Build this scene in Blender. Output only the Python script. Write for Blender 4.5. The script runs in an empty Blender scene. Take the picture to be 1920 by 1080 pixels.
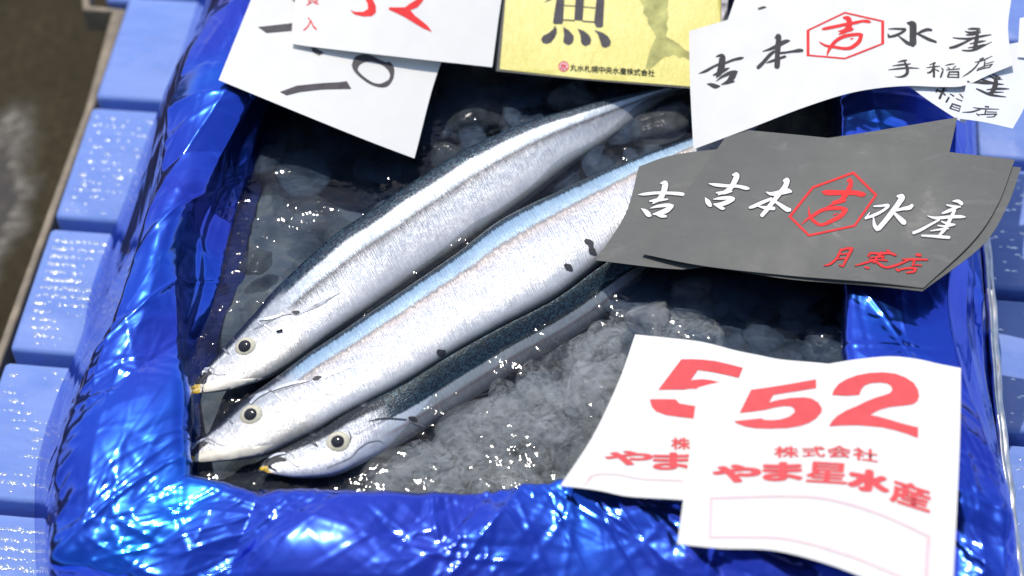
import bpy, math, random
import numpy as np
from mathutils import Vector, Matrix, kdtree, geometry
from mathutils.bvhtree import BVHTree

random.seed(7)
rng = np.random.default_rng(11)
S = bpy.context.scene
COL = S.collection

# ------------------------------------------------------------------ camera
PITCH, YAW, ROLL = math.radians(52), math.radians(8.14), math.radians(3.84)
FPX, DIST = 3900.0, 1.17
_h = np.array([-math.sin(YAW), math.cos(YAW), 0.0])
_r = np.array([math.cos(YAW), math.sin(YAW), 0.0])
FW = _h * math.cos(PITCH) - np.array([0, 0, math.sin(PITCH)])
_u = _h * math.sin(PITCH) + np.array([0, 0, math.cos(PITCH)])
RT = math.cos(ROLL) * _r - math.sin(ROLL) * _u
UP = math.sin(ROLL) * _r + math.cos(ROLL) * _u
CAM = -FW * DIST
cd = bpy.data.cameras.new('camera')
cam = bpy.data.objects.new('camera', cd)
COL.objects.link(cam)
cd.sensor_width = 36.0
cd.lens = FPX / 1920 * 36
cd.clip_start, cd.clip_end = 0.01, 100
m = Matrix.Identity(4)
for i in range(3):
    m[i][0], m[i][1], m[i][2], m[i][3] = RT[i], UP[i], -FW[i], CAM[i]
cam.matrix_world = m
cd.dof.use_dof = True
cd.dof.focus_distance = 1.16
cd.dof.aperture_fstop = 4.6
S.camera = cam

# ------------------------------------------------------------------ world, sun, exposure
SUN_EL, SUN_AZ = math.radians(66), math.radians(25)      # azimuth from +Y towards -X
W = bpy.data.worlds.new('World')
S.world = W
W.use_nodes = True
wn = W.node_tree
sky = wn.nodes.new('ShaderNodeTexSky')
sky.sky_type = 'NISHITA'
sky.sun_disc = False
sky.sun_elevation = SUN_EL
sky.sun_rotation = -SUN_AZ
wn.links.new(sky.outputs[0], wn.nodes['Background'].inputs[0])
wn.nodes['Background'].inputs[1].default_value = 0.15
sv = Vector((-math.sin(SUN_AZ) * math.cos(SUN_EL), math.cos(SUN_AZ) * math.cos(SUN_EL), math.sin(SUN_EL)))
sd = bpy.data.lights.new('sun', 'SUN')
sd.energy = 2.9
sd.angle = math.radians(0.5)
sd.color = (1.0, 0.955, 0.88)
so = bpy.data.objects.new('sun', sd)
so.rotation_euler = (-sv).to_track_quat('-Z', 'Y').to_euler()
so.location = sv * 3
COL.objects.link(so)
S.view_settings.view_transform = 'Standard'
S.view_settings.look = 'None'
S.view_settings.exposure = 0.10
S.view_settings.gamma = 1.0
S.view_settings.use_curve_mapping = False
try:
    S.cycles.use_denoising = True
    S.cycles.sample_clamp_indirect = 6.0
    S.cycles.transparent_max_bounces = 16
    S.cycles.caustics_reflective = False
    S.cycles.caustics_refractive = False
except Exception:
    pass


# ------------------------------------------------------------------ helpers
def P(x, y, z=0.0):
    """point at height z on the line of sight through photo pixel (x, y)"""
    x, y, z = np.asarray(x, float), np.asarray(y, float), np.asarray(z, float)
    d = FW * FPX + RT * (x - 960)[..., None] + UP * (540 - y)[..., None]
    t = (z - CAM[2]) / d[..., 2]
    return CAM + d * t[..., None]


def tag(o, label=None, cat=None, group=None, kind=None):
    if label: o['label'] = label
    if cat: o['category'] = cat
    if group: o['group'] = group
    if kind: o['kind'] = kind
    return o


def empty(name, loc=(0, 0, 0), rz=0.0):
    o = bpy.data.objects.new(name, None)
    o.location = loc
    o.rotation_euler = (0, 0, rz)
    o.empty_display_size = 0.02
    COL.objects.link(o)
    return o


def link(name, verts, faces, mat=None, parent=None, smooth=True, uv=None, inv=None):
    me = bpy.data.meshes.new(name)
    verts = np.asarray(verts, float)
    if parent is not None:
        verts = verts - np.array(parent.location) if inv is None else verts
    me.from_pydata([tuple(v) for v in verts], [], [tuple(int(i) for i in f) for f in faces])
    if uv is not None:
        lay = me.uv_layers.new(name='UVMap')
        idx = np.empty(len(me.loops), np.int32)
        me.loops.foreach_get('vertex_index', idx)
        lay.data.foreach_set('uv', np.asarray(uv, np.float32)[idx].ravel())
    if smooth:
        me.polygons.foreach_set('use_smooth', [True] * len(me.polygons))
    me.update()
    o = bpy.data.objects.new(name, me)
    COL.objects.link(o)
    if mat: me.materials.append(mat)
    if parent is not None: o.parent = parent
    return o


def gridfaces(n, mm, wrap_m=False, wrap_n=False):
    """n rows of mm verts"""
    i = np.arange(n if wrap_n else n - 1)
    j = np.arange(mm if wrap_m else mm - 1)
    I, J = np.meshgrid(i, j, indexing='ij')
    I2, J2 = (I + 1) % n, (J + 1) % mm
    return np.stack([I * mm + J, I * mm + J2, I2 * mm + J2, I2 * mm + J], -1).reshape(-1, 4)


def resample(pl, k, smooth=True):
    p = np.asarray(pl, float)
    if smooth and len(p) > 2: p = catmull(p, 10)
    d = np.r_[0, np.cumsum(np.linalg.norm(np.diff(p, axis=0), axis=1))]
    t = np.linspace(0, d[-1], k)
    return np.stack([np.interp(t, d, p[:, c]) for c in range(p.shape[1])], -1)


def catmull(p, k):
    p = np.asarray(p, float)
    if len(p) < 3: return resample(p, max(2, k), False)
    q = np.vstack([2 * p[0] - p[1], p, 2 * p[-1] - p[-2]])
    out = []
    t = np.linspace(0, 1, k, endpoint=False)[:, None]
    for i in range(1, len(q) - 2):
        a, b, c, d = q[i - 1], q[i], q[i + 1], q[i + 2]
        out.append(0.5 * (2 * b + (c - a) * t + (2 * a - 5 * b + 4 * c - d) * t ** 2 + (3 * b - a - 3 * c + d) * t ** 3))
    out.append(p[-1:])
    return np.vstack(out)


def field(xy, lam, seed, k=28):
    """smooth random field, about unit variance, feature size lam"""
    r = np.random.default_rng(seed)
    out = np.zeros(len(xy))
    for _ in range(k):
        a = r.uniform(0, 2 * math.pi)
        l = lam * r.uniform(0.6, 1.7)
        kx, ky = math.cos(a) * 2 * math.pi / l, math.sin(a) * 2 * math.pi / l
        out += np.sin(xy[:, 0] * kx + xy[:, 1] * ky + r.uniform(0, 6.28))
    return out / math.sqrt(k / 2)


def cells(xy, lam, seed):
    """squared distance to the nearest of random seeds (unit cell size): dished facets meeting in sharp ridges"""
    r = np.random.default_rng(seed)
    lo, hi = xy.min(0) - lam, xy.max(0) + lam
    n = int((hi - lo).prod() / lam ** 2) + 4
    s = r.uniform(lo, hi, (n, 2))
    kd = kdtree.KDTree(n)
    for i, q in enumerate(s): kd.insert((q[0], q[1], 0), i)
    kd.balance()
    f = kd.find
    return np.array([f((a, b, 0))[2] for a, b in xy]) / lam


PZ = -0.085                     # top of the pallet; the water surface is z = 0
GZ = -0.30                      # the ground


# --- materials
def newmat(name):
    mt = bpy.data.materials.new(name)
    mt.use_nodes = True
    nt = mt.node_tree
    return mt, nt, nt.nodes['Principled BSDF']


def N(nt, typ, **kw):
    n = nt.nodes.new(typ)
    for k, v in kw.items():
        if k.startswith('i_'):
            key = k[2:]
            n.inputs[int(key) if key.isdigit() else key.replace('_', ' ')].default_value = v
        else:
            setattr(n, k, v)
    return n


def ramp(nt, fac, stops, interp='LINEAR'):
    n = nt.nodes.new('ShaderNodeValToRGB')
    cr = n.color_ramp
    cr.interpolation = interp
    while len(cr.elements) < len(stops): cr.elements.new(0.5)
    for e, (p, c) in zip(cr.elements, stops):
        e.position = p
        e.color = (c, c, c, 1) if not hasattr(c, '__len__') else (*c, 1)
    nt.links.new(fac, n.inputs[0])
    return n.outputs[0]


def noise(nt, scale, detail=3, rough=0.55, vec=None, dist=0.0):
    n = N(nt, 'ShaderNodeTexNoise', i_Scale=scale, i_Detail=detail, i_Roughness=rough, i_Distortion=dist)
    if vec is not None: nt.links.new(vec, n.inputs['Vector'])
    return n.outputs['Fac']


def objco(nt, scale=None):
    tc = nt.nodes.new('ShaderNodeTexCoord')
    if scale is None: return tc.outputs['Object']
    mp = nt.nodes.new('ShaderNodeMapping')
    mp.inputs['Scale'].default_value = scale
    nt.links.new(tc.outputs['Object'], mp.inputs['Vector'])
    return mp.outputs[0]


def math_(nt, op, a, b=None, clamp=False):
    n = N(nt, 'ShaderNodeMath', operation=op, use_clamp=clamp)
    for i, v in enumerate((a, b)):
        if v is None: continue
        if isinstance(v, (int, float)): n.inputs[i].default_value = v
        else: nt.links.new(v, n.inputs[i])
    return n.outputs[0]


def mixc(nt, fac, a, b, blend='MIX'):
    n = N(nt, 'ShaderNodeMix', data_type='RGBA', blend_type=blend)
    for i, v in ((0, fac), (6, a), (7, b)):
        if isinstance(v, (int, float)): n.inputs[i].default_value = v
        elif isinstance(v, tuple): n.inputs[i].default_value = (*v, 1)
        else: nt.links.new(v, n.inputs[i])
    return n.outputs[2]


def bump(nt, bs, h, dist, strength=1.0, prev=None):
    n = N(nt, 'ShaderNodeBump', i_Strength=strength, i_Distance=dist)
    nt.links.new(h, n.inputs['Height'])
    if prev is not None: nt.links.new(prev, n.inputs['Normal'])
    if bs is not None: nt.links.new(n.outputs[0], bs.inputs['Normal'])
    return n.outputs[0]


def plain(name, col, rough=0.5, metal=0.0, nscale=None, namp=0.1):
    mt, nt, bs = newmat(name)
    bs.inputs['Base Color'].default_value = (*col, 1)
    bs.inputs['Roughness'].default_value = rough
    bs.inputs['Metallic'].default_value = metal
    if name.startswith('ink'): bs.inputs['Specular IOR Level'].default_value = 0.25; bs.inputs['Roughness'].default_value = 0.65
    if nscale:
        f = noise(nt, nscale, 4, vec=objco(nt))
        c = ramp(nt, f, [(0.3, tuple(v * (1 - namp) for v in col)), (0.7, tuple(min(1, v * (1 + namp)) for v in col))])
        nt.links.new(c, bs.inputs['Base Color'])
    return mt


def mat_paper(name, col, rough=0.6, spec=0.35, fibre=0.00003, worn=0.0):
    mt, nt, bs = newmat(name)
    v = objco(nt)
    f = noise(nt, 60, 5, vec=v)
    f2 = noise(nt, 1500, 2, vec=v)
    c = ramp(nt, f, [(0.3, tuple(x * 0.965 for x in col)), (0.7, col)])
    c = mixc(nt, ramp(nt, noise(nt, 17, 4, 0.6, vec=v, dist=0.5), [(0.56, 0.0), (0.70, 1.0)]), c, tuple(x * y for x, y in zip(col, (0.93, 0.94, 0.955))))
    nt.links.new(c, bs.inputs['Base Color'])
    nt.links.new(ramp(nt, noise(nt, 30, 5, 0.65, vec=v), [(0.35, rough + 0.06), (0.62, rough), (0.75, rough - 0.16 - worn * 0.12)]), bs.inputs['Roughness'])
    if worn:                        # scuffs and hairline creases
        sc = ramp(nt, noise(nt, 26, 8, 0.72, vec=objco(nt, (1, 2.5, 1)), dist=1.0), [(0.56, 0.0), (0.74, 0.55)])
        c = mixc(nt, sc, c, tuple(x * 1.9 for x in col))
        nt.links.new(c, bs.inputs['Base Color'])
    bs.inputs['Specular IOR Level'].default_value = spec
    b1 = bump(nt, None, noise(nt, 38, 3, vec=v), 0.0016, 0.35)
    bump(nt, bs, f2, fibre, 0.6, b1)
    return mt


M = {}
M['white_paper'] = mat_paper('white_paper', (0.80, 0.772, 0.712))
M['cool_paper'] = mat_paper('cool_paper', (0.76, 0.76, 0.78))
M['black_paper'] = mat_paper('black_paper', (0.092, 0.091, 0.082), 0.52, 0.45, worn=1.0)
M['ink_black'] = plain('ink_black', (0.045, 0.042, 0.045), 0.55, nscale=220, namp=0.25)
M['ink_grey'] = plain('ink_grey', (0.085, 0.075, 0.08), 0.5, nscale=150, namp=0.25)
M['ink_red'] = plain('ink_red', (0.80, 0.030, 0.030), 0.5, nscale=150, namp=0.12)
M['ink_pink'] = plain('ink_pink', (0.76, 0.088, 0.092), 0.55, nscale=150, namp=0.08)
M['ink_pale'] = plain('ink_pale', (0.80, 0.56, 0.57), 0.6, nscale=150, namp=0.05)
M['ink_white'] = plain('ink_white', (0.80, 0.77, 0.74), 0.55, nscale=150, namp=0.04)
M['ink_dark'] = plain('ink_dark', (0.02, 0.02, 0.02), 0.5, nscale=150, namp=0.2)
M['ink_olive'] = plain('ink_olive', (0.50, 0.475, 0.16), 0.45, nscale=90, namp=0.35)


def mat_film():
    mt, nt, bs = newmat('blue_metallic_film')
    v = objco(nt)
    big = noise(nt, 9, 2, vec=v, dist=0.6)
    c = ramp(nt, big, [(0.36, (0.075, 0.065, 0.60)), (0.60, (0.048, 0.105, 0.70)), (0.82, (0.018, 0.21, 0.84))])
    nt.links.new(c, bs.inputs['Base Color'])
    bs.inputs['Metallic'].default_value = 0.95
    bs.inputs['Roughness'].default_value = 0.11
    bs.inputs['Coat Weight'].default_value = 0.25
    bs.inputs['Coat Roughness'].default_value = 0.04
    gl = N(nt, 'ShaderNodeBsdfGlossy', i_Roughness=0.28)
    nt.links.new(mixc(nt, 0.55, c, (0.010, 0.24, 0.88)), gl.inputs['Color'])
    b = bump(nt, bs, noise(nt, 30, 1, vec=v), 0.002, 0.05)
    nt.links.new(b, gl.inputs['Normal'])
    mx = N(nt, 'ShaderNodeMixShader', i_Fac=0.23)
    nt.links.new(bs.outputs[0], mx.inputs[1])
    nt.links.new(gl.outputs[0], mx.inputs[2])
    nt.links.new(mx.outputs[0], nt.nodes['Material Output'].inputs[0])
    return mt


def mat_slat():
    mt, nt, bs = newmat('blue_pallet_plastic')
    v = objco(nt)
    f = noise(nt, 14, 5, vec=objco(nt, (1, 5, 1)))
    dirt = noise(nt, 55, 6, 0.65, vec=v)
    c = ramp(nt, f, [(0.3, (0.165, 0.26, 0.63)), (0.7, (0.215, 0.315, 0.69))])
    c = mixc(nt, ramp(nt, dirt, [(0.56, 0.0), (0.78, 0.35)]), c, (0.30, 0.31, 0.42))
    nt.links.new(c, bs.inputs['Base Color'])
    drop = ramp(nt, noise(nt, 13, 4, vec=v), [(0.44, 0.0), (0.54, 1.0)])
    nt.links.new(math_(nt, 'SUBTRACT', 0.42, math_(nt, 'MULTIPLY', drop, 0.33)), bs.inputs['Roughness'])
    # fine zig-zag embossing
    sp = nt.nodes.new('ShaderNodeSeparateXYZ')
    nt.links.new(v, sp.inputs[0])
    zig = math_(nt, 'PINGPONG', sp.outputs['X'], 0.006)
    row = math_(nt, 'ADD', sp.outputs['Y'], zig)
    w = math_(nt, 'SINE', math_(nt, 'MULTIPLY', row, 2 * math.pi / 0.0032))
    b = bump(nt, None, w, 0.00006, 0.2)
    b = bump(nt, None, math_(nt, 'MULTIPLY', drop, noise(nt, 140, 1, vec=objco(nt, (1.0, 1.5, 1)))), 0.00062, 1.0, b)
    b = bump(nt, None, noise(nt, 700, 2, vec=v), 0.0005, 0.12, b)
    bump(nt, bs, noise(nt, 22, 2, vec=objco(nt, (0.4, 2, 1))), 0.004, 0.35, b)
    return mt


M['film'] = mat_film()
M['slat'] = mat_slat()
M['rail'] = plain('weathered_beige_rail', (0.22, 0.17, 0.11), 0.6, nscale=70, namp=0.35)
M['foil_hem'] = plain('silver_film_hem', (0.72, 0.70, 0.66), 0.18, 0.95, nscale=120, namp=0.2)


def mat_ground():
    mt, nt, bs = newmat('wet_asphalt')
    v = objco(nt)
    a = noise(nt, 120, 6, 0.7, vec=v)
    c = ramp(nt, a, [(0.3, (0.022, 0.016, 0.007)), (0.55, (0.050, 0.038, 0.019)), (0.8, (0.10, 0.078, 0.042))])
    c2 = mixc(nt, ramp(nt, noise(nt, 5, 4, vec=v), [(0.4, 0.0), (0.6, 0.6)]), c, (0.030, 0.022, 0.011))
    nt.links.new(c2, bs.inputs['Base Color'])
    # a puddle lying along the left of the pallet
    pc = P(-28, 400, GZ)
    mp = nt.nodes.new('ShaderNodeMapping')
    mp.inputs['Location'].default_value = (-pc[0] * 1.0, -pc[1] * 0.36, 0.30)
    mp.inputs['Scale'].default_value = (1.0, 0.36, 1)
    nt.links.new(v, mp.inputs['Vector'])
    ln = N(nt, 'ShaderNodeVectorMath', operation='LENGTH')
    nt.links.new(mp.outputs[0], ln.inputs[0])
    dd = math_(nt, 'ADD', ln.outputs['Value'], math_(nt, 'MULTIPLY', math_(nt, 'SUBTRACT', noise(nt, 25, 3, vec=v), 0.5), 0.05))
    wet = ramp(nt, dd, [(0.016, 1.0), (0.040, 0.0)])
    nt.links.new(math_(nt, 'SUBTRACT', 0.72, math_(nt, 'MULTIPLY', wet, 0.68)), bs.inputs['Roughness'])
    nt.links.new(math_(nt, 'ADD', 0.10, math_(nt, 'MULTIPLY', wet, 0.7)), bs.inputs['Specular IOR Level'])
    b = bump(nt, None, math_(nt, 'MULTIPLY', math_(nt, 'SUBTRACT', 1.0, wet), noise(nt, 110, 3, vec=v)), 0.004, 0.5)
    bump(nt, bs, math_(nt, 'MULTIPLY', wet, noise(nt, 80, 1, vec=v)), 0.0012, 1.0, b)
    return mt


def mat_water():
    mt, nt, bs = newmat('ice_water_surface')
    nt.nodes.remove(bs)
    out = nt.nodes['Material Output']
    v = objco(nt)
    patch = ramp(nt, noise(nt, 30, 3, vec=v, dist=0.8), [(0.38, 0.12), (0.66, 1.0)])
    n1 = bump(nt, None, math_(nt, 'MULTIPLY', patch, noise(nt, 175, 1, vec=v, dist=0.4)), 0.00098, 1.0)
    tr = N(nt, 'ShaderNodeBsdfTransparent')
    tr.inputs[0].default_value = (0.87, 0.91, 0.94, 1)
    gl = N(nt, 'ShaderNodeBsdfGlossy', i_Roughness=0.04)
    fr = N(nt, 'ShaderNodeFresnel', i_IOR=1.34)
    nt.links.new(n1, gl.inputs['Normal'])
    nt.links.new(n1, fr.inputs['Normal'])
    mx = N(nt, 'ShaderNodeMixShader')
    nt.links.new(fr.outputs[0], mx.inputs[0])
    nt.links.new(tr.outputs[0], mx.inputs[1])
    nt.links.new(gl.outputs[0], mx.inputs[2])
    nt.links.new(mx.outputs[0], out.inputs[0])
    return mt


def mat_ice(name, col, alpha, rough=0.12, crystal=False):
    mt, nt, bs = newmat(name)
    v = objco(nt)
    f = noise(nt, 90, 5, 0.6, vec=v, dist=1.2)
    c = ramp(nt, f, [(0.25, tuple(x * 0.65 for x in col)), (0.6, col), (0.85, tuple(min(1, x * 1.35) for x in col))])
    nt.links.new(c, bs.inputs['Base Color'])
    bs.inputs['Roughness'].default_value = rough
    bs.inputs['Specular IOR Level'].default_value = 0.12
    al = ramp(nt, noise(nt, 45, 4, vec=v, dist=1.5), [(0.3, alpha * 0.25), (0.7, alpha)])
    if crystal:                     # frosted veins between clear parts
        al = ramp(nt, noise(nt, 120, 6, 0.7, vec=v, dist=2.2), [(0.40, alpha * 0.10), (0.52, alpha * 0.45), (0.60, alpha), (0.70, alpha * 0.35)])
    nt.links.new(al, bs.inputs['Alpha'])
    bump(nt, bs, noise(nt, 160, 3, vec=v), 0.002, 0.3)
    return mt


def mat_droplet():
    mt, nt, bs = newmat('water_droplet')
    nt.nodes.remove(bs)
    tr = N(nt, 'ShaderNodeBsdfTransparent')
    gl = N(nt, 'ShaderNodeBsdfGlossy', i_Roughness=0.12)
    fr = N(nt, 'ShaderNodeFresnel', i_IOR=1.45)
    mx = N(nt, 'ShaderNodeMixShader')
    nt.links.new(fr.outputs[0], mx.inputs[0])
    nt.links.new(tr.outputs[0], mx.inputs[1])
    nt.links.new(gl.outputs[0], mx.inputs[2])
    nt.links.new(mx.outputs[0], nt.nodes['Material Output'].inputs[0])
    return mt


M['droplet'] = mat_droplet()
M['ground'] = mat_ground()
M['water'] = mat_water()
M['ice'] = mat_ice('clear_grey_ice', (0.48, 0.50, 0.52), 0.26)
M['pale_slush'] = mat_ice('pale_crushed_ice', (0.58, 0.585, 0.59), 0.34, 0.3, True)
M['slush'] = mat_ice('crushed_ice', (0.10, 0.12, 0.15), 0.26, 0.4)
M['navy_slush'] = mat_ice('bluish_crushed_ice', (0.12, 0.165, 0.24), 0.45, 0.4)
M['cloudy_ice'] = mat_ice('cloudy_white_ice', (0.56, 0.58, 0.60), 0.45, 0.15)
def mat_bed():
    mt, nt, bs = newmat('packed_dark_ice')
    v = objco(nt)
    f = noise(nt, 26, 6, 0.62, vec=v, dist=1.8)
    c = ramp(nt, f, [(0.30, (0.060, 0.085, 0.130)), (0.50, (0.110, 0.135, 0.170)), (0.64, (0.17, 0.185, 0.195)), (0.80, (0.28, 0.30, 0.31))])
    nt.links.new(c, bs.inputs['Base Color'])
    bs.inputs['Roughness'].default_value = 0.5
    bs.inputs['Specular IOR Level'].default_value = 0.1
    bump(nt, bs, f, 0.004, 0.5)
    return mt


M['bed'] = mat_bed()
M['brown_ice'] = mat_ice('dim_brownish_ice', (0.10, 0.115, 0.125), 0.7, 0.12)

# ------------------------------------------------------------------ ground and pallet
g = link('ground', [(-30, -30, GZ), (30, -30, GZ), (30, 30, GZ), (-30, 30, GZ)], [(0, 1, 2, 3)], M['ground'], smooth=False)
tag(g, 'wet dark brown asphalt beside the pallet', 'ground', kind='structure')


def rounded_box(x0, x1, y0, y1, z0, z1, r, k=4):
    """box with the long top and end edges rounded: list of profile loops along x"""
    prof = []
    for cy, s in ((y0 + r, -1), (y1 - r, 1)):
        angs = np.linspace(0, math.pi / 2, k + 1)
        if s < 0: angs = angs[::-1]
        # front edge goes from the side (angle 90) to the top (angle 0)
        for a in (angs if s < 0 else angs):
            prof.append((cy + s * r * math.sin(a), z1 - r + r * math.cos(a)))
    prof = [(y0, z0)] + prof + [(y1, z0)]
    prof = np.array(prof)
    rows = []
    for t in np.linspace(math.pi / 2, 0, k + 1):
        ins = r - r * math.sin(t) if False else r * (1 - math.cos(math.pi / 2 - t))
        rows.append((x0 + r * (1 - math.cos(math.pi / 2 - t)) if False else x0 + r * (1 - math.cos(math.pi/2 - t)), 0))
    xs = [x0, x0 + r * 0.3, x0 + r, x1 - r, x1 - r * 0.3, x1]
    ins = [r * 0.8, r * 0.25, 0, 0, r * 0.25, r * 0.8]
    V = []
    cy, n = (y0 + y1) / 2, len(prof)
    for x, i in zip(xs, ins):
        for (y, z) in prof:
            yy = cy + (y - cy) * (1 - i / (y1 - y0) * 2)
            zz = z - i * (1 if z > z0 else 0)
            V.append((x, yy, zz))
    F = [tuple(f) for f in gridfaces(len(xs), n)]
    F.append(tuple(range(n))[::-1])
    F.append(tuple((len(xs) - 1) * n + j for j in range(n)))
    return V, F


PROT = math.radians(-2.2)
porg = P(178, 182, PZ)
pal = empty('plastic_pallet', (porg[0], porg[1], PZ), PROT)
tag(pal, 'blue plastic slatted pallet under the film wrapped fish box', 'pallet')
PITCHY, GAP, XL = 0.1052, 0.0085, 1.15
for k in range(-2, 8):
    y0 = -0.1052 * k
    V, F = rounded_box(0, XL, y0, y0 + PITCHY - GAP, -0.03, 0, 0.0032)
    link('slat', V, F, M['slat'], pal, inv=1)
for xx in (0.06, 0.55, 1.05):
    V, F = rounded_box(xx, xx + 0.07, -0.80, 0.32, -0.125, -0.0315, 0.003)
    link('bearer', V, F, M['slat'], pal, inv=1)
# beige rail along the left end, turning outwards at the far corner
def bar(pts, w, h):
    p = np.asarray(pts, float)
    V, F = [], []
    n = len(p)
    for i in range(n):
        t = p[min(i + 1, n - 1)] - p[max(i - 1, 0)]
        s = np.array([-t[1], t[0], 0]); s /= np.linalg.norm(s)
        if 0 < i < n - 1:
            t0 = p[i] - p[i - 1]; t0 /= np.linalg.norm(t0)
            s /= max(0.5, abs(np.dot(s, np.array([-t0[1], t0[0], 0]))))
        for a, b in ((-w / 2, -h), (-w / 2, -0.001), (-w / 2 + 0.001, 0), (w / 2 - 0.001, 0), (w / 2, -0.001), (w / 2, -h)):
            V.append(p[i] + s * a + np.array([0, 0, b]))
    F = [tuple(f) for f in gridfaces(n, 6, wrap_m=True)]
    F += [tuple(range(6)), tuple((n - 1) * 6 + j for j in range(6))]
    return np.array(V), F


RZ = PZ - 0.012
rail = [P(*q, RZ) for q in ((158, -30), (162, 14), (224, 20), (168, 200), (88, 420), (8, 640), (-140, 1050))]
V, F = bar(rail, 0.0055, 0.02)
ci, si = math.cos(-PROT), math.sin(-PROT)
V = V - np.array(pal.location)
V = np.stack([V[:, 0] * ci - V[:, 1] * si, V[:, 0] * si + V[:, 1] * ci, V[:, 2]], -1)
link('edge_rail', V, F, M['rail'], pal, smooth=False, inv=1)
# water droplets left on the slats
def droplets(n, seed):
    r_ = np.random.default_rng(seed)
    V, F, base = [], [], 0
    k, seg_ = 5, 12
    while len(F) < n:
        q = r_.uniform()
        if q < 0.45: px, py = r_.uniform(60, 250), r_.uniform(440, 655)
        elif q < 0.72: px, py = r_.uniform(-20, 150), r_.uniform(690, 930)
        elif q < 0.85: px, py = r_.uniform(-20, 90), r_.uniform(965, 1100)
        elif q < 0.93: px, py = r_.uniform(110, 300), r_.uniform(200, 420)
        else: px, py = r_.uniform(1850, 1960), r_.uniform(320, 1000)
        if math.sin(px * 0.021 + py * 0.013) + 0.6 * math.sin(px * 0.05 - py * 0.033) < r_.uniform(-1.2, 0.7): continue
        p = P(px, py, PZ)
        d = p - porg
        lx, ly = d[0] * math.cos(-PROT) - d[1] * math.sin(-PROT), d[0] * math.sin(-PROT) + d[1] * math.cos(-PROT)
        ly = round(ly / 0.0062) * 0.0062 + r_.normal() * 0.0006
        f = (ly + 0.1052 * 20) % 0.1052
        if lx < 0.006 or f < 0.006 or f > PITCHY - GAP - 0.006: continue
        a = r_.uniform(0.0005, 0.0014); h = a * r_.uniform(0.13, 0.24); st = r_.uniform(1.0, 1.9)
        for i in range(k + 1):
            rr_ = i / k
            for j in range(seg_):
                b = 2 * math.pi * j / seg_
                V.append((lx + a * st * rr_ * math.cos(b), ly + a * rr_ * math.sin(b), h * (1 - rr_ ** 2) - 0.00003))
        F.append(gridfaces(k + 1, seg_, wrap_m=True) + base); base += (k + 1) * seg_
        if len(F) >= n: break
    V = np.array(V)
    c, s_ = math.cos(PROT), math.sin(PROT)
    V = np.stack([V[:, 0] * c - V[:, 1] * s_ + porg[0], V[:, 0] * s_ + V[:, 1] * c + porg[1], V[:, 2] + PZ + 0.0001], -1)
    o = link('water_droplets', V, np.vstack(F), M['droplet'])
    tag(o, 'small water droplets standing on the blue slats', 'water droplets', kind='stuff')


droplets(1300, 5)
# corner of the next pallet, far left
o2 = P(172, 6, RZ)
pal2 = empty('plastic_pallet', (o2[0], o2[1], RZ), PROT)
tag(pal2, 'corner of a second blue pallet showing behind the beige rail at the top left', 'pallet')
V, F = rounded_box(0.008, 0.10, 0.004, 0.20, -0.05, 0.0, 0.004)
link('slat', V, F, M['slat'], pal2, inv=1)

# ------------------------------------------------------------------ fish box wrapped in film
RIMZ = 0.030


def ring(sides, z, counts):
    out = []
    for s, c in zip(sides, counts):
        p = resample(s, c + 1)[:-1]
        out.append(P(p[:, 0], p[:, 1], np.full(len(p), z)))
    return np.vstack(out)


CNT = (480, 620, 470, 300)           # left (back to front), front (left to right), right (front to back), back
wl = [[(545, -70), (505, 195), (463, 360), (440, 443), (410, 560), (370, 660), (348, 720), (340, 800), (338, 915)],
      [(338, 915), (600, 925), (1000, 925), (1300, 930), (1612, 940)],
      [(1612, 940), (1604, 800), (1594, 670), (1585, 540), (1572, 300), (1562, 170), (1552, -70)],
      [(1552, -70), (1200, -75), (800, -75), (545, -70)]]
wl[1] = [(q[0], q[1] + 25) for q in wl[1]]
wl[0][-1], wl[2][0] = wl[1][0], wl[1][-1]
cr = [[(545, -90), (480, 150), (450, 235), (395, 335), (352, 410), (333, 490), (342, 590), (333, 700), (330, 800), (340, 908)],
      [(340, 908), (420, 926), (500, 940), (600, 940), (700, 946), (800, 938), (900, 918), (1000, 908), (1100, 914), (1200, 932), (1300, 938), (1450, 935), (1615, 925)],
      [(1615, 925), (1612, 800), (1598, 680), (1590, 540), (1580, 300), (1572, 170), (1560, -90)],
      [(1560, -90), (1200, -95), (800, -95), (545, -90)]]
ou = [[(470, -190), (396, -10), (345, 80), (318, 165), (300, 300), (282, 440), (240, 570), (190, 665), (150, 735), (122, 810), (104, 910), (106, 1050)],
      [(106, 1050), (300, 1092), (500, 1085), (700, 1092), (1000, 1100), (1300, 1110), (1600, 1118), (1905, 1105)],
      [(1905, 1105), (1872, 860), (1830, 700), (1802, 570), (1806, 450), (1812, 300), (1812, 100), (1800, -190)],
      [(1800, -190), (1300, -200), (800, -200), (470, -190)]]
bo = [[(415, -140), (334, 90), (306, 185), (276, 275), (238, 390), (194, 500), (150, 640), (108, 745), (78, 850), (74, 950), (80, 1240)],
      [(80, 1240), (500, 1250), (1000, 1270), (1500, 1290), (1935, 1270)],
      [(1935, 1270), (1905, 1000), (1888, 850), (1866, 600), (1850, 440), (1836, 300), (1822, 100), (1812, -130)],
      [(1812, -130), (1300, -140), (800, -150), (415, -140)]]
RA, RB, RC, RD = ring(wl, 0.0, CNT), ring(cr, RIMZ - 0.004, CNT), ring(ou, RIMZ - 0.005, CNT), ring(bo, PZ + 0.001, CNT)
NS = len(RA)
cen = RA.mean(0)
R0 = RA.copy(); R0[:, 2] = -0.055
R0[:, :2] = cen[:2] + (R0[:, :2] - cen[:2]) * 0.95


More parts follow.
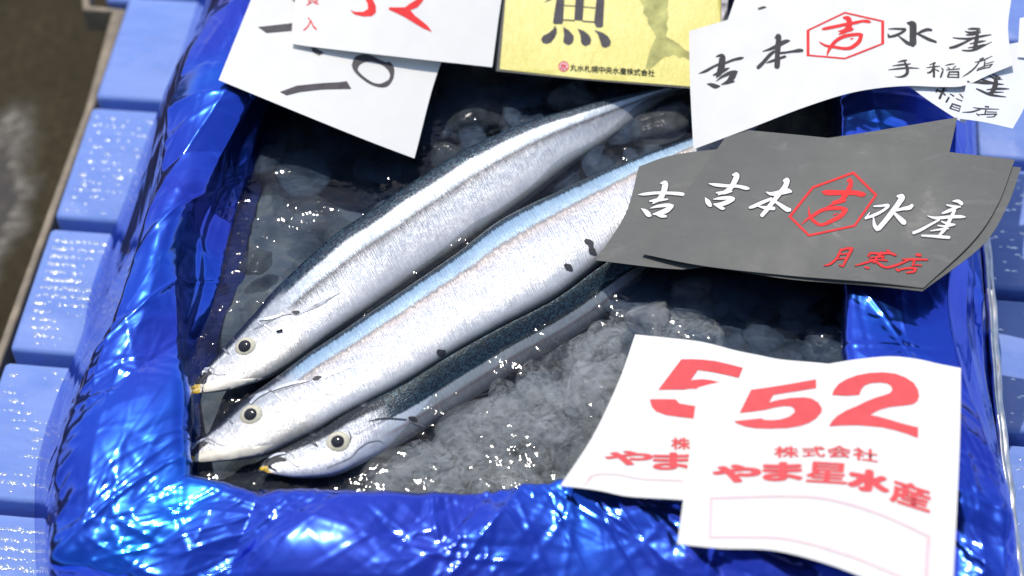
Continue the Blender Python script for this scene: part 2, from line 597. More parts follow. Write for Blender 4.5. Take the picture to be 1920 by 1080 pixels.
def smooth_loop(R, k):
    ker = np.hanning(2 * k + 3)[1:-1]; ker /= ker.sum()
    pad = np.vstack([R[-k:], R, R[:k]])
    return np.stack([np.convolve(pad[:, c], ker, 'valid') for c in range(3)], -1)


R0, RA, RB, RC, RD = (smooth_loop(R, k) for R, k in zip((R0, RA, RB, RC, RD), (12, 6, 6, 16, 18)))
rows = []
def seg(A, B, n, bulge=0.0, end=False):
    for t in np.linspace(0, 1, n, endpoint=end):
        q = A * (1 - t) + B * t
        q = q + np.array([0, 0, bulge]) * math.sin(math.pi * t)
        rows.append(q)
seg(R0, RA, 26); seg(RA, RB, 34); seg(RB, RC, 76, 0.0050); seg(RC, RD, 90, 0.0, True)
G3 = np.array(rows)                                     # (T, NS, 3)
ker = np.hanning(13)[1:-1]; ker /= ker.sum()
pad = np.concatenate([G3[:1]] * 5 + [G3] + [G3[-1:]] * 5)
G3 = sum(ker[i] * pad[i:i + len(G3)] for i in range(11))
T = len(G3)
# sheet metric
dt = np.linalg.norm(np.diff(G3, axis=0), axis=2)
tt = np.vstack([np.zeros(NS), np.cumsum(dt, axis=0)])
ds = np.linalg.norm(np.roll(G3[100], -1, 0) - G3[100], axis=1)
ss = np.r_[0, np.cumsum(ds)[:-1]]
SS = np.broadcast_to(ss, (T, NS))
uvp = np.stack([SS.ravel(), tt.ravel()], -1)
e1 = np.roll(G3, -1, 1) - np.roll(G3, 1, 1)
e2 = np.gradient(G3, axis=0)
nrm = np.cross(e2, e1)
nrm /= np.linalg.norm(nrm, axis=2, keepdims=True) + 1e-12
if nrm[100, :, 2].mean() < 0: nrm = -nrm
idx = np.arange(NS)
a0, a1 = CNT[0], CNT[0] + CNT[1]
fr = np.clip((idx - (a0 - 150)) / 90, 0, 1) * np.clip(((a1 + 110) - idx) / 120, 0, 1)
FRM = np.broadcast_to(fr, (T, NS)).ravel()            # busiest along the front and its left corner
tri = np.arange(T)[:, None] * np.ones((1, NS))
wall = np.clip((tri - 22) / 14, 0, 1).ravel()           # calmer under water


def fold(p, ang, lam, amp, seed, warp=0.0, ridge=0.0):
    """creased sheet: straight facets between sharp folds running across direction ang"""
    r = np.random.default_rng(seed)
    q = p[:, 0] * math.cos(ang) + p[:, 1] * math.sin(ang)
    if warp: q = q + field(p, 0.12, seed + 500, 14) * warp
    n = int((q.max() - q.min()) / lam) + 4
    xs = q.min() - lam + np.cumsum(lam * r.uniform(0.35, 1.75, n + 8))
    hs = r.uniform(-1, 1, n + 8)
    out = np.interp(q, xs, hs) * amp
    if ridge:
        sel = xs[r.uniform(size=len(xs)) < 0.7]
        sgn = r.uniform(-0.4, 1.0, len(sel))
        for x0, g in zip(sel, sgn): out += ridge * g * np.exp(-((q - x0) / 0.0019) ** 2)
    return out


def mask(lam, seed, lo=0.0, hi=1.0):
    return np.clip((field(uvp, lam, seed, 16) - lo) / (hi - lo), 0, 1)


disp = field(uvp, 0.16, 12) * 0.0010
# long folds running along the sides
LS = 1 - FRM
for k, (ang, lam, amp) in enumerate(((1.50, 0.024, 0.0052), (1.70, 0.040, 0.0062), (1.36, 0.060, 0.0062))):
    disp += fold(uvp, ang, lam, amp, 40 + k, 0.002, 0.0009) * (0.20 + 0.80 * LS)
for k, ang in enumerate((0.35, -0.5, 0.9, 2.3)):
    disp += fold(uvp, ang, 0.065, 0.0046, 70 + k, 0.001, 0.0010) * (0.6 + 0.4 * LS)
# crumpled front: creases in every direction
for k in range(6):
    ang = (0.45, 1.05, 2.0, 2.75, 1.6, 0.1)[k]
    disp += fold(uvp, ang, 0.036, 0.0048, 100 + k, 0.001) * FRM
    disp += fold(uvp, ang + 0.2, 0.017, 0.0016, 120 + k, 0.001, 0.0011) * mask(0.09, 130 + k, -0.7, 0.2) * (0.30 + 0.70 * FRM)
for k in range(5):
    ang = (0.2, 0.75, 1.35, 2.1, 2.8)[k]
    disp += fold(uvp, ang, 0.009, 0.0005, 140 + k, 0.0005, 0.0007) * mask(0.06, 160 + k, -0.2, 0.6) * (0.42 + 0.6 * FRM)
disp = 0.0085 * np.tanh(disp / 0.0085) * (0.35 + 0.65 * wall)
low = np.clip((tri - 142) / 18, 0, 1).ravel()
disp = disp * (1 - 0.6 * low)
G3d = G3 + nrm * disp.reshape(T, NS)[..., None]
G3d[:, :, 2] = np.maximum(G3d[:, :, 2], PZ + 0.0006)
V = G3d.reshape(-1, 3)
F = gridfaces(T, NS, wrap_m=True)
# floor of the lining
floor_c = len(V)
V = np.vstack([V, [[cen[0], cen[1], -0.056]]])
F = [tuple(f) for f in F] + [(i, (i + 1) % NS, floor_c) for i in range(NS)]
box = empty('fish_box', (cen[0], cen[1], PZ))
tag(box, 'fish box wrapped in crumpled shiny blue film, filled with ice water', 'box')
film = link('film_lining', V, F, M['film'], box)
# silver hem standing along the right side
hp = [(1838, 300), (1846, 400), (1851, 470), (1858, 560), (1865, 640), (1873, 730), (1882, 830), (1893, 930), (1908, 1040), (1925, 1150)]
hp = resample(hp, 120)
hz = np.full(120, PZ + 0.028)
hb = P(hp[:, 0], hp[:, 1], hz)
V, nsec = [], 8
for i, b in enumerate(hb):
    t = hb[min(i + 1, 119)] - hb[max(i - 1, 0)]; t /= np.linalg.norm(t)
    s = np.cross(t, [0, 0, 1]); s /= np.linalg.norm(s)
    wob = 0.0005 * math.sin(i * 0.13) + 0.0003 * math.sin(i * 0.41 + 1)
    for k, (a, c) in enumerate(((-0.0035, -0.024), (-0.0030, -0.002), (-0.0018, 0.0004), (-0.0004, -0.0012), (0.0006, -0.0004), (0.0018, 0.0004), (0.003, -0.002), (0.0042, -0.024))):
        V.append(b + s * (a + wob + 0.00012 * math.sin(i * 0.9 + k * 2)) + np.array([0, 0, c + 0.0002 * math.sin(i * 0.35 + k)]))
link('silver_hem', V, gridfaces(120, nsec), M['foil_hem'], box)

# ------------------------------------------------------------------ water
nx, ny = 420, 400
x = np.linspace(RA[:, 0].min() - 0.003, RA[:, 0].max() + 0.003, nx)
y = np.linspace(RA[:, 1].min() - 0.003, RA[:, 1].max() + 0.003, ny)
X, Y = np.meshgrid(x, y)
xy = np.stack([X.ravel(), Y.ravel()], -1)
calm = np.clip(field(xy, 0.06, 21) * 0.5 + 0.5, 0.1, 1.2)
calm = calm ** 2
zz = field(xy, 0.05, 22) * 0.0005 + field(xy, 0.02, 25) * 0.00008
w = link('water', np.c_[xy, zz], gridfaces(ny, nx), M['water'])
tag(w, 'clear ice water filling the film lined box', 'water', kind='structure')


# ------------------------------------------------------------------ ice
def blob(center, r, sq, seed, rot=0.0, n=20, sharp=9):
    rr = np.random.default_rng(seed)
    th = np.linspace(0, math.pi, n); ph = np.linspace(0, 2 * math.pi, 2 * n, endpoint=False)
    TH, PH = np.meshgrid(th, ph, indexing='ij')
    d = np.stack([np.sin(TH) * np.cos(PH), np.sin(TH) * np.sin(PH), np.cos(TH)], -1).reshape(-1, 3)
    k = np.ones(len(d))
    for _ in range(9):                                  # cut by random planes: a worn lump of ice
        nn = rr.normal(size=3); nn /= np.linalg.norm(nn)
        c = rr.uniform(0.62, 0.95)
        q = d @ nn
        lim = np.where(q > 1e-3, c / np.maximum(q, 1e-3), 9)
        k = -np.log(np.exp(-sharp * k) + np.exp(-sharp * np.minimum(lim, 3))) / sharp
    k *= 1 + 0.05 * np.sin(d @ rr.normal(size=3) * 5 + rr.uniform(0, 6))
    v = d * k[:, None] * np.array(sq) * r
    c, s = math.cos(rot), math.sin(rot)
    v = np.stack([v[:, 0] * c - v[:, 1] * s, v[:, 0] * s + v[:, 1] * c, v[:, 2]], -1)
    return v + np.array(center), gridfaces(n, 2 * n, wrap_m=True)


def ice(px, py, z, r, sq, seed, mat, label, rot=0.0):
    c = P(px, py, z)
    v, f = blob((0, 0, 0), r, sq, seed, rot, 26, 22)
    o = link('ice_chunk', v, f, mat)
    o.location = tuple(c)
    tag(o, label, 'ice', 'ice chunks floating around the fish')
    return o


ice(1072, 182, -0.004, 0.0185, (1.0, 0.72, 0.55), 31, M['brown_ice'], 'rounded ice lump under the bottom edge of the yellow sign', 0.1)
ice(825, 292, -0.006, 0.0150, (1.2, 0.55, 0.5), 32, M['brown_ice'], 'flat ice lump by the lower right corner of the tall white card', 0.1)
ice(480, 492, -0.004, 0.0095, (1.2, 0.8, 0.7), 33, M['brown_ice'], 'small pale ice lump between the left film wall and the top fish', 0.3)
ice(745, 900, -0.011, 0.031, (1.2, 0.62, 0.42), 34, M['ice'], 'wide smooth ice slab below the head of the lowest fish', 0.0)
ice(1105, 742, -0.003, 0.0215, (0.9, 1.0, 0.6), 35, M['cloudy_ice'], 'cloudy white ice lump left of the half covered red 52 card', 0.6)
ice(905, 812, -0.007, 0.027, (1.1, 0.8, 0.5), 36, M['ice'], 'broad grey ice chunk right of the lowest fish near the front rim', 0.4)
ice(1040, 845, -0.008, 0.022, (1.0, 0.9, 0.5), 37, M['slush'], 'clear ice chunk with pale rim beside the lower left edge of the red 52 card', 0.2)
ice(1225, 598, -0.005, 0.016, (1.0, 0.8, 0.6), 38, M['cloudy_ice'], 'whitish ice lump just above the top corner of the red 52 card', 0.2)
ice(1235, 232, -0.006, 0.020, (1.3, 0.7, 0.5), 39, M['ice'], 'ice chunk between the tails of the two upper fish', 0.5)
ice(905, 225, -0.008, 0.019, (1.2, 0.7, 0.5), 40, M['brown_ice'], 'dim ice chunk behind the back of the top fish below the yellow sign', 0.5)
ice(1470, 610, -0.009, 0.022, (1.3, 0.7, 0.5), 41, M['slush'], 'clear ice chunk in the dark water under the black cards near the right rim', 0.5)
bn, bm = 150, 140
bx = np.linspace(RA[:, 0].min() - 0.004, RA[:, 0].max() + 0.004, bn)
by = np.linspace(RA[:, 1].min() - 0.004, RA[:, 1].max() + 0.004, bm)
BX, BY = np.meshgrid(bx, by)
bxy = np.stack([BX.ravel(), BY.ravel()], -1)
bz = -0.019 - cells(bxy + np.stack([field(bxy, 0.03, 31), field(bxy, 0.03, 32)], -1) * 0.004, 0.030, 33) ** 2 * 0.012 + field(bxy, 0.05, 34) * 0.002
bed = link('packed_ice', np.c_[bxy, bz], gridfaces(bm, bn), M['bed'])
tag(bed, 'dark bed of packed ice at the bottom of the box', 'ice', kind='stuff')


def crushed(n, area_, depth, rr_, mat, label, seed):
    V, F, base = [], [], 0
    r_ = np.random.default_rng(seed)
    while len(V) < n:
        px, py = r_.uniform(area_[0], area_[1]), r_.uniform(area_[2], area_[3])
        if len(area_) > 4 and py < area_[4] - 0.66 * px: continue
        r = r_.uniform(*rr_)
        z = -r * 0.22 - r_.uniform(*depth)
        v, f = blob(P(px, py, z), r, (1, r_.uniform(0.45, 1), r_.uniform(0.16, 0.3)), seed * 100 + len(V), r_.uniform(0, 3), 12, 26)
        V.append(v); F.append(f + base); base += len(v)
    o = link('crushed_ice', np.vstack(V), np.vstack(F), mat)
    tag(o, label, 'ice', kind='stuff')


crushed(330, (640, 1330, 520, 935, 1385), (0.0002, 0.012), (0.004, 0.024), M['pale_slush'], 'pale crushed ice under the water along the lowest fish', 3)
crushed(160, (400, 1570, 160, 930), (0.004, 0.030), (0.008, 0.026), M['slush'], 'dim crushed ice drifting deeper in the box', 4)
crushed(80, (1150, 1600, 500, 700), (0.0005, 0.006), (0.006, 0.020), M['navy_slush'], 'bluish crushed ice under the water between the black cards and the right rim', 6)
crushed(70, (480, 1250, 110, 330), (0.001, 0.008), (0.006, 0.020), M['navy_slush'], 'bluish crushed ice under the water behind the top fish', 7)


# ------------------------------------------------------------------ printing on surfaces
def bvh_of(o):
    me = o.data
    mw = np.array(o.matrix_basis)
    base = np.array(o.parent.location) if o.parent else np.zeros(3)
    vs = [tuple(np.array(v.co) + base) for v in me.vertices]
    return BVHTree.FromPolygons(vs, [tuple(p.vertices) for p in me.polygons])


def cast(bvh, x, y):
    d = FW * FPX + RT * (x - 960) + UP * (540 - y)
    d = Vector(d).normalized()
    h = bvh.ray_cast(Vector(CAM), d, 5.0)
    return h[0], h[1]


def onto(bvh, pts, lift):
    out = []
    last = None
    for a, b in pts:
        p, n = cast(bvh, a, b)
        if p is None:
            q = bvh.find_nearest(Vector(P(a, b, 0.03)) if last is None else Vector(last))
            p, n = q[0], q[1]
        d = Vector(CAM) - p
        if n.dot(d) < 0: n = -n
        out.append(tuple(p + n * lift)); last = out[-1]
    return np.array(out)


def stroke(pts):
    """outline of a brush stroke given as (x, y, width) points"""
    p = np.array([q if len(q) == 3 else (*q, 1) for q in pts], float)
    c = catmull(p, 7)
    t = np.gradient(c[:, :2], axis=0)
    t /= np.linalg.norm(t, axis=1, keepdims=True) + 1e-9
    n = np.stack([-t[:, 1], t[:, 0]], -1)
    wv = np.maximum(c[:, 2:3], 1e-3) / 2
    L, R = c[:, :2] + n * wv, c[:, :2] - n * wv
    # rounded ends
    def cap(cn, tn, nn, wr):
        a = np.linspace(0, math.pi, 6)[1:-1]
        return np.array([cn + nn * math.cos(x) * wr + tn * math.sin(x) * wr * 0.7 for x in a])
    e = cap(c[-1, :2], t[-1], n[-1], wv[-1, 0])
    b = cap(c[0, :2], -t[0], -n[0], wv[0, 0])
    return np.vstack([L, e, R[::-1], b])


def area(p):
    return 0.5 * np.sum(p[:, 0] * np.roll(p[:, 1], -1) - np.roll(p[:, 0], -1) * p[:, 1])


def winding(p, pts):
    """winding number of polygon p round each point"""
    a, b = p, np.roll(p, -1, 0)
    x, y = pts[:, :1], pts[:, 1:]
    up = (a[None, :, 1] <= y) & (b[None, :, 1] > y)
    dn = (a[None, :, 1] > y) & (b[None, :, 1] <= y)
    side = (b[:, 0] - a[:, 0])[None] * (y - a[None, :, 1]) - (x - a[None, :, 0]) * (b[:, 1] - a[:, 1])[None]
    return (up & (side > 0)).sum(1) - (dn & (side < 0)).sum(1)


def fill(polys, step):
    vs, es = [], []
    polys = [np.asarray(p, float) for p in polys]
    for p in polys:
        b, n = len(vs), len(p)
        es += [(b + i, b + (i + 1) % n) for i in range(n)]
        vs += [Vector(q) for q in p]
    allp = np.array([tuple(v) for v in vs])
    lo, hi = allp.min(0), allp.max(0)
    gx, gy = np.meshgrid(np.arange(lo[0], hi[0], step) + 0.137, np.arange(lo[1], hi[1], step) + 0.213)
    vs += [Vector(q) for q in np.c_[gx.ravel(), gy.ravel()]]
    r = geometry.delaunay_2d_cdt(vs, es, [], 0, 1e-5)
    v = np.array([tuple(q) for q in r[0]])
    f = np.array([tuple(q) for q in r[2]])
    c = v[f].mean(1)
    keep = np.zeros(len(f), bool)
    for p in polys: keep |= winding(p, c) != 0
    return v, [tuple(int(i) for i in q) for q in f[keep]]


def ink(name, polys, bvh, mat, parent, lift=0.00025, step=9.0):
    Vs, Fs, b = [], [], 0
    v, f = fill(polys, step)
    used = sorted({i for q in f for i in q})
    mp = {o: n for n, o in enumerate(used)}
    v3 = onto(bvh, v[used], lift)
    return link(name, v3, [tuple(mp[i] for i in q) for q in f], mat, parent)


def grow(p, k):
    """outline pushed outwards by k"""
    p = np.asarray(p, float)
    if area(p) < 0: p = p[::-1]
    t = np.roll(p, -1, 0) - np.roll(p, 1, 0)
    t /= np.linalg.norm(t, axis=1, keepdims=True) + 1e-9
    return p + np.stack([t[:, 1], -t[:, 0]], -1) * k


def Z(x0, y0, s, strokes, wadd=0.0):
    """zoomed tracing to photo pixels, each stroke to an outline"""
    out = []
    for st in strokes:
        q = [((a[0]) / s + x0, (a[1]) / s + y0, a[2] / s + wadd) for a in st]
        out.append(stroke(q))
    return out


def ZP(x0, y0, s, polys):
    return [np.array([(a / s + x0, b / s + y0) for a, b in p]) for p in polys]


_txt = {}
def glyph(ch, off=0.0):
    key = (ch, off)
    if key not in _txt:
        c = bpy.data.curves.new('glyph', 'FONT')
        c.body = ch
        c.offset = off
        c.resolution_u = 3
        o = bpy.data.objects.new('glyph', c)
        COL.objects.link(o)
        bpy.context.view_layer.update()
        me = bpy.data.meshes.new_from_object(o.evaluated_get(bpy.context.evaluated_depsgraph_get()))
        v = np.array([tuple(q.co) for q in me.vertices])[:, :2]
        f = [tuple(p.vertices) for p in me.polygons]
        lo, hi = v.min(0), v.max(0)
        _txt[key] = ((v - lo) / (hi - lo), f)
        bpy.data.objects.remove(o); bpy.data.curves.remove(c); bpy.data.meshes.remove(me)
    return _txt[key]


def type_(name, chars, bvh, mat, parent, off=0.0, lift=0.00025):
    """printed characters, each in a box given by its bottom left, bottom right and top left pixel"""
    Vs, Fs, b = [], [], 0
    for ch, bl, br, tl, *w in chars:
        o = w[0] if w else off
        v, f = glyph(ch)
        bl, br, tl = map(np.array, (bl, br, tl))
        sh = [(0, 0)] if o <= 0 else [(0, 0), (1, 0), (-1, 0), (0, 1), (0, -1), (0.7, 0.7), (-0.7, 0.7), (0.7, -0.7), (-0.7, -0.7)]
        for k, (sx, sy) in enumerate(sh):
            q = v + np.array([sx, sy]) * o
            px = bl + q[:, :1] * (br - bl) + q[:, 1:] * (tl - bl)
            Vs.append(onto(bvh, px, lift + 0.000012 * k)); Fs += [tuple(i + b for i in q_) for q_ in f]; b += len(v)
    return link(name, np.vstack(Vs), Fs, mat, parent)


def card(name, label, cat, top, bottom, left, right, zc, mat, bend=None, group=None, n=44, mm=30, thick=0.00022):
    """sheet of card: edges given as photo pixels (left to right / top to bottom), heights at TL, TR, BL, BR"""
    t, b = resample(top, n), resample(bottom, n)
    l, r = resample(left, mm), resample(right, mm)
    u = np.linspace(0, 1, n)[None, :, None]; v = np.linspace(0, 1, mm)[:, None, None]
    px = ((1 - v) * t[None] + v * b[None] + (1 - u) * l[:, None] + u * r[:, None]
          - ((1 - u) * (1 - v) * t[0] + u * (1 - v) * t[-1] + (1 - u) * v * b[0] + u * v * b[-1]))
    u, v = u[..., 0], v[..., 0]
    z = (1 - u) * (1 - v) * zc[0] + u * (1 - v) * zc[1] + (1 - u) * v * zc[2] + u * v * zc[3]
    if bend is not None: z = z + bend(u, v)
    p = P(px[..., 0], px[..., 1], z)
    c = p.reshape(-1, 3).mean(0)
    e = empty(name, tuple(c))
    tag(e, label, cat, group)
    F = gridfaces(mm, n)[:, ::-1]
    o = link('sheet', p.reshape(-1, 3), F, mat, e)
    bv = bvh_of(o)
    so_ = o.modifiers.new('thickness', 'SOLIDIFY')
    so_.thickness = thick
    so_.offset = -1
    es = o.modifiers.new('edges', 'EDGE_SPLIT')
    es.split_angle = math.radians(40)
    return e, bv


sin, pi = np.sin, math.pi
# ---- tall white card with brushed black digits, and the white card lying on it
eA, bA = card('number_card', 'white card brushed with a black 0 and dashes, reaching over the left rim', 'card',
              [(538, -168), (905, -24)], [(410, 150), (600, 228), (700, 268), (777, 297)],
              [(538, -168), (410, 150)], [(905, -24), (827, 118), (777, 297)], (0.049, 0.034, 0.037, 0.014), M['white_paper'],
              lambda u, v: 0.003 * sin(pi * u) * v)
ink('brush_mark', ZP(400, 0, 3.2, [
    [(268, 163), (473, 140), (470, 186), (320, 199)],
    [(585, 288), (610, 288), (662, 318), (635, 334), (600, 316)],
    [(400, 553), (500, 515), (650, 500), (760, 494), (800, 488), (828, 534), (650, 538), (520, 553), (440, 573)]])
    + [np.array([(544, -4), (555, -6), (555, 7)])], bA, M['ink_grey'], eA)
oo = np.array([(830, 390), (850, 345), (890, 328), (940, 332), (1000, 360), (1040, 375), (1055, 370), (1080, 398), (1086, 430), (1076, 480), (1042, 520), (990, 523), (930, 500), (870, 455), (840, 420)], float)
ii = np.array([(865, 418), (875, 393), (905, 375), (945, 370), (985, 380), (1015, 393), (1035, 408), (1050, 425), (1060, 450), (1052, 478), (1030, 492), (1000, 503), (960, 497), (915, 470), (880, 440)], float)
oo, ii = (resample(np.vstack([q, q[:1]]), 49)[:-1] / 3.2 + np.array([400, 0]) for q in (oo, ii))
ink('brush_zero', [np.array([oo[i], oo[(i + 1) % 48], ii[(i + 1) % 48], ii[i]]) for i in range(48)], bA, M['ink_grey'], eA)

eB, bB = card('number_card', 'white card with a red brushed 52 lying on the card with black dashes', 'card',
              [(562, -170), (966, -150)], [(547, 82), (597, 89), (760, 108), (923, 126)],
              [(562, -170), (553, 0), (547, 82)], [(966, -150), (940, 0), (923, 126)], (0.0525, 0.048, 0.0395, 0.025), M['white_paper'],
              lambda u, v: 0.002 * sin(pi * u))
ink('brush_digit', ZP(400, 0, 3.2, [
    [(820, 60), (850, 72), (900, 72), (928, 55), (925, 20), (905, -15), (880, -50), (850, -70), (850, -100), (1000, -110), (1000, -90), (890, -80), (900, -60), (950, -15), (975, 35), (976, 75), (950, 98), (900, 100), (848, 88)],
    [(1240, -40), (1200, -55), (1130, -40), (1100, -10), (1090, -35), (1130, -70), (1200, -85), (1260, -70), (1275, -30), (1255, 10), (1225, 45), (1182, 62), (1210, 95), (1245, 122), (1285, 155), (1312, 192), (1260, 172), (1210, 142), (1150, 105), (1100, 80), (1052, 58), (1056, 45), (1150, 45), (1180, 22), (1225, -5)]]),
    bB, M['ink_red'], eB)
type_('small_lettering', [('買', (574, 11), (598, 9), (576, -18)), ('入', (568, 58), (594, 57), (570, 33))], bB, M['ink_red'], eB)

# ---- yellow sign in its sleeve
eY, bY = card('yellow_sign', 'yellow sign with a big black brush character and a grey fish print', 'sign',
              [(947, -150), (1375, -128)], [(928, 133), (1090, 149), (1345, 170)], [(947, -150), (935, 0), (928, 133)],
              [(1375, -128), (1366, 0), (1345, 170)], (0.048, 0.048, 0.018, 0.018), M['black_paper'])


def mat_yellow():
    mt, nt, bs = newmat('yellow_card_in_film')
    v = objco(nt)
    f = noise(nt, 35, 5, 0.6, vec=v)
    c = ramp(nt, f, [(0.3, (0.76, 0.64, 0.11)), (0.7, (0.82, 0.73, 0.18))])
    nt.links.new(c, bs.inputs['Base Color'])
    bs.inputs['Roughness'].default_value = 0.45
    bs.inputs['Coat Weight'].default_value = 0.8
    bs.inputs['Coat Roughness'].default_value = 0.16
    wv = noise(nt, 330, 4, 0.6, vec=objco(nt, (1.0, 0.45, 0.45)), dist=1.5)
    bump(nt, bs, wv, 0.0009, 0.5)
    return mt


M['yellow'] = mat_yellow()
M['clear_edge'] = plain('cloudy_clear_edge', (0.45, 0.42, 0.42), 0.15, 0.3, nscale=160, namp=0.6)
ink('yellow_face', [np.array([(957, -148), (948, 0), (937, 130), (1090, 147), (1250, 159), (1336, 166), (1351, 40), (1352, 0), (1360, -130)])], bY, M['yellow'], eY, 0.0003, 12)
ink('clear_edge', [np.array([(1361, -128), (1353, 0), (1352, 45), (1338, 165), (1344, 168), (1364, 40), (1365, 0), (1373, -126)])], bY, M['clear_edge'], eY, 0.0003, 12)
ink('fish_print', ZP(1180, 0, 6, [
    [(60, -200), (90, -60), (120, 0), (160, 80), (155, 150), (200, 200), (210, 270), (250, 325), (290, 385), (298, 430), (260, 500), (225, 590), (200, 690), (180, 770), (235, 775), (290, 735), (335, 690), (400, 640), (450, 635), (500, 610), (560, 655), (600, 640), (700, 690), (700, 600), (620, 560), (560, 500), (480, 450), (412, 412), (412, 390), (435, 330), (415, 270), (440, 200), (430, 100), (440, 0), (430, -80), (400, -200)]]),
    bY, M['ink_olive'], eY, 0.00045)
ink('big_character', ZP(930, 0, 6, [
    [(700, -260), (775, -260), (770, 0), (755, 258), (738, 275), (655, 275), (640, 255), (680, -5)],
    [(905, -260), (1000, -260), (992, 0), (975, 238), (880, 230), (895, 0)],
    [(1140, -260), (1230, -260), (1220, 0), (1205, 300), (1180, 315), (1130, 312), (1103, 260), (1130, -5)],
    [(765, 60), (895, 66), (895, 78), (765, 72)], [(980, 75), (1115, 86), (1115, 99), (980, 87)],
    [(750, 219), (885, 228), (885, 244), (750, 234)], [(970, 234), (1110, 245), (1110, 262), (970, 250)],
    [(535, 34), (565, 12), (610, -20), (640, -100), (690, -100), (640, -10), (600, 12)],
    [(770, -120), (905, -120), (905, -105), (770, -105)], [(980, -110), (1135, -100), (1135, -85), (980, -95)],
    [(665, 290), (685, 330), (685, 380), (660, 430), (620, 480), (570, 500), (525, 485), (508, 445), (530, 405), (590, 375), (640, 335)],
    [(757, 305), (820, 345), (870, 400), (877, 440), (860, 490), (820, 512), (780, 500), (757, 470), (765, 400)],
    [(915, 325), (990, 350), (1050, 400), (1072, 450), (1060, 500), (1010, 525), (970, 505), (955, 470), (950, 400)],
    [(1105, 340), (1190, 365), (1260, 410), (1295, 470), (1280, 520), (1230, 545), (1190, 525), (1170, 460), (1145, 390)]]),
    bY, M['ink_grey'], eY, 0.00045)
chars = []
for i, ch in enumerate('丸水札幌中央水産株式会社'):
    x0, y0 = 1069 + 13.25 * i, 133.5 + 0.9 * i
    chars.append((ch, (x0, y0), (x0 + 12.3, y0 + 0.9), (x0 + 0.6, y0 - 12.4)))
type_('company_lettering', chars, bY, M['ink_dark'], eY, 0.012, 0.0006)
ang = np.linspace(0, 2 * pi, 33)[:-1]
def ringpoly(cx, cy, r0, r1):
    q = [(np.array((cx + r1 * math.cos(a), cy + r1 * math.sin(a))), np.array((cx + r0 * math.cos(a), cy + r0 * math.sin(a)))) for a in ang]
    return [np.array([q[i][0], q[(i + 1) % 32][0], q[(i + 1) % 32][1], q[i][1]]) for i in range(32)]
ink('round_mark', [np.array([(1057 + 9.6 * math.cos(a), 125 + 9.6 * math.sin(a)) for a in ang])], bY, M['ink_pale'], eY, 0.00045)
ink('round_mark_ring', ringpoly(1057, 125, 8.4, 9.8), bY, M['ink_red'], eY, 0.0006)
type_('round_mark_character', [('水', (1050.5, 131), (1063.5, 132), (1051, 118))], bY, M['ink_red'], eY, 0.015, 0.0007)

# ---- white shop cards
YOSHI_D = [[(255, 520, 10), (300, 507, 36), (325, 525, 70), (320, 600, 76), (310, 660, 76), (285, 715, 55), (258, 755, 10)],
           [(60, 710, 5), (140, 680, 30), (230, 630, 26), (300, 600, 25), (360, 590, 25), (450, 555, 28), (530, 537, 32), (565, 530, 10)],
           [(225, 728, 15), (300, 695, 44), (360, 665, 35), (405, 645, 8)],
           [(258, 795, 6), (320, 748, 26), (400, 708, 42), (460, 690, 34), (498, 685, 10)],
           [(478, 692, 40), (440, 745, 66), (400, 795, 56), (350, 820, 26), (315, 832, 10)],
           [(390, 805, 36), (430, 802, 26), (464, 797, 10)],
           [(155, 825, 8), (200, 835, 40), (250, 852, 50), (300, 850, 12)]]
HON_D = [[(918, 310, 14), (955, 290, 60), (958, 340, 60), (950, 420, 65), (945, 500, 55), (945, 580, 65), (940, 635, 60)],
         [(780, 460, 8), (860, 435, 30), (940, 400, 45), (1000, 365, 50), (1050, 345, 40), (1085, 340, 14)],
         [(910, 460, 30), (860, 500, 40), (790, 580, 40), (735, 635, 42), (720, 640, 30)],
         [(970, 480, 25), (1040, 472, 25), (1120, 460, 28), (1190, 450, 42), (1228, 450, 30)],
         [(820, 590, 8), (880, 570, 28), (950, 545, 30), (1025, 520, 28), (1040, 518, 18)]]
LOGO_D = [[(1690, 80, 26), (1740, 92, 60), (1755, 140, 60), (1745, 195, 66), (1690, 240, 44), (1635, 270, 8)],
          [(1450, 210, 20), (1500, 200, 36), (1600, 180, 36), (1720, 155, 36), (1830, 135, 36), (1900, 120, 30), (1960, 122, 38), (1990, 130, 22)],
          [(1630, 235, 8), (1700, 225, 36), (1770, 215, 40), (1800, 205, 15)],
          [(1502, 510, 8), (1522, 450, 30), (1560, 390, 40), (1620, 330, 40), (1700, 290, 42), (1800, 272, 38), (1870, 268, 36), (1900, 275, 30)],
          [(1888, 275, 44), (1862, 350, 46), (1780, 415, 42), (1700, 428, 34), (1600, 413, 32), (1500, 398, 28), (1445, 372, 20), (1415, 350, 6)],
          [(1770, 320, 16), (1805, 312, 8)]]
MIZU_D = [[(395, 208, 8), (450, 205, 18), (530, 207, 24), (585, 213, 26), (540, 250, 28), (470, 282, 30), (395, 298, 22)],
          [(388, 262, 10), (400, 290, 30)],
          [(600, 138, 8), (660, 155, 80), (672, 200, 80), (670, 300, 76), (672, 365, 76), (668, 395, 40)],
          [(672, 385, 40), (610, 365, 40), (550, 320, 25), (490, 270, 8)],
          [(880, 220, 26), (830, 215, 36), (770, 235, 30), (705, 268, 16)],
          [(700, 250, 16), (770, 285, 28), (850, 325, 34), (920, 350, 26), (938, 356, 10)]]
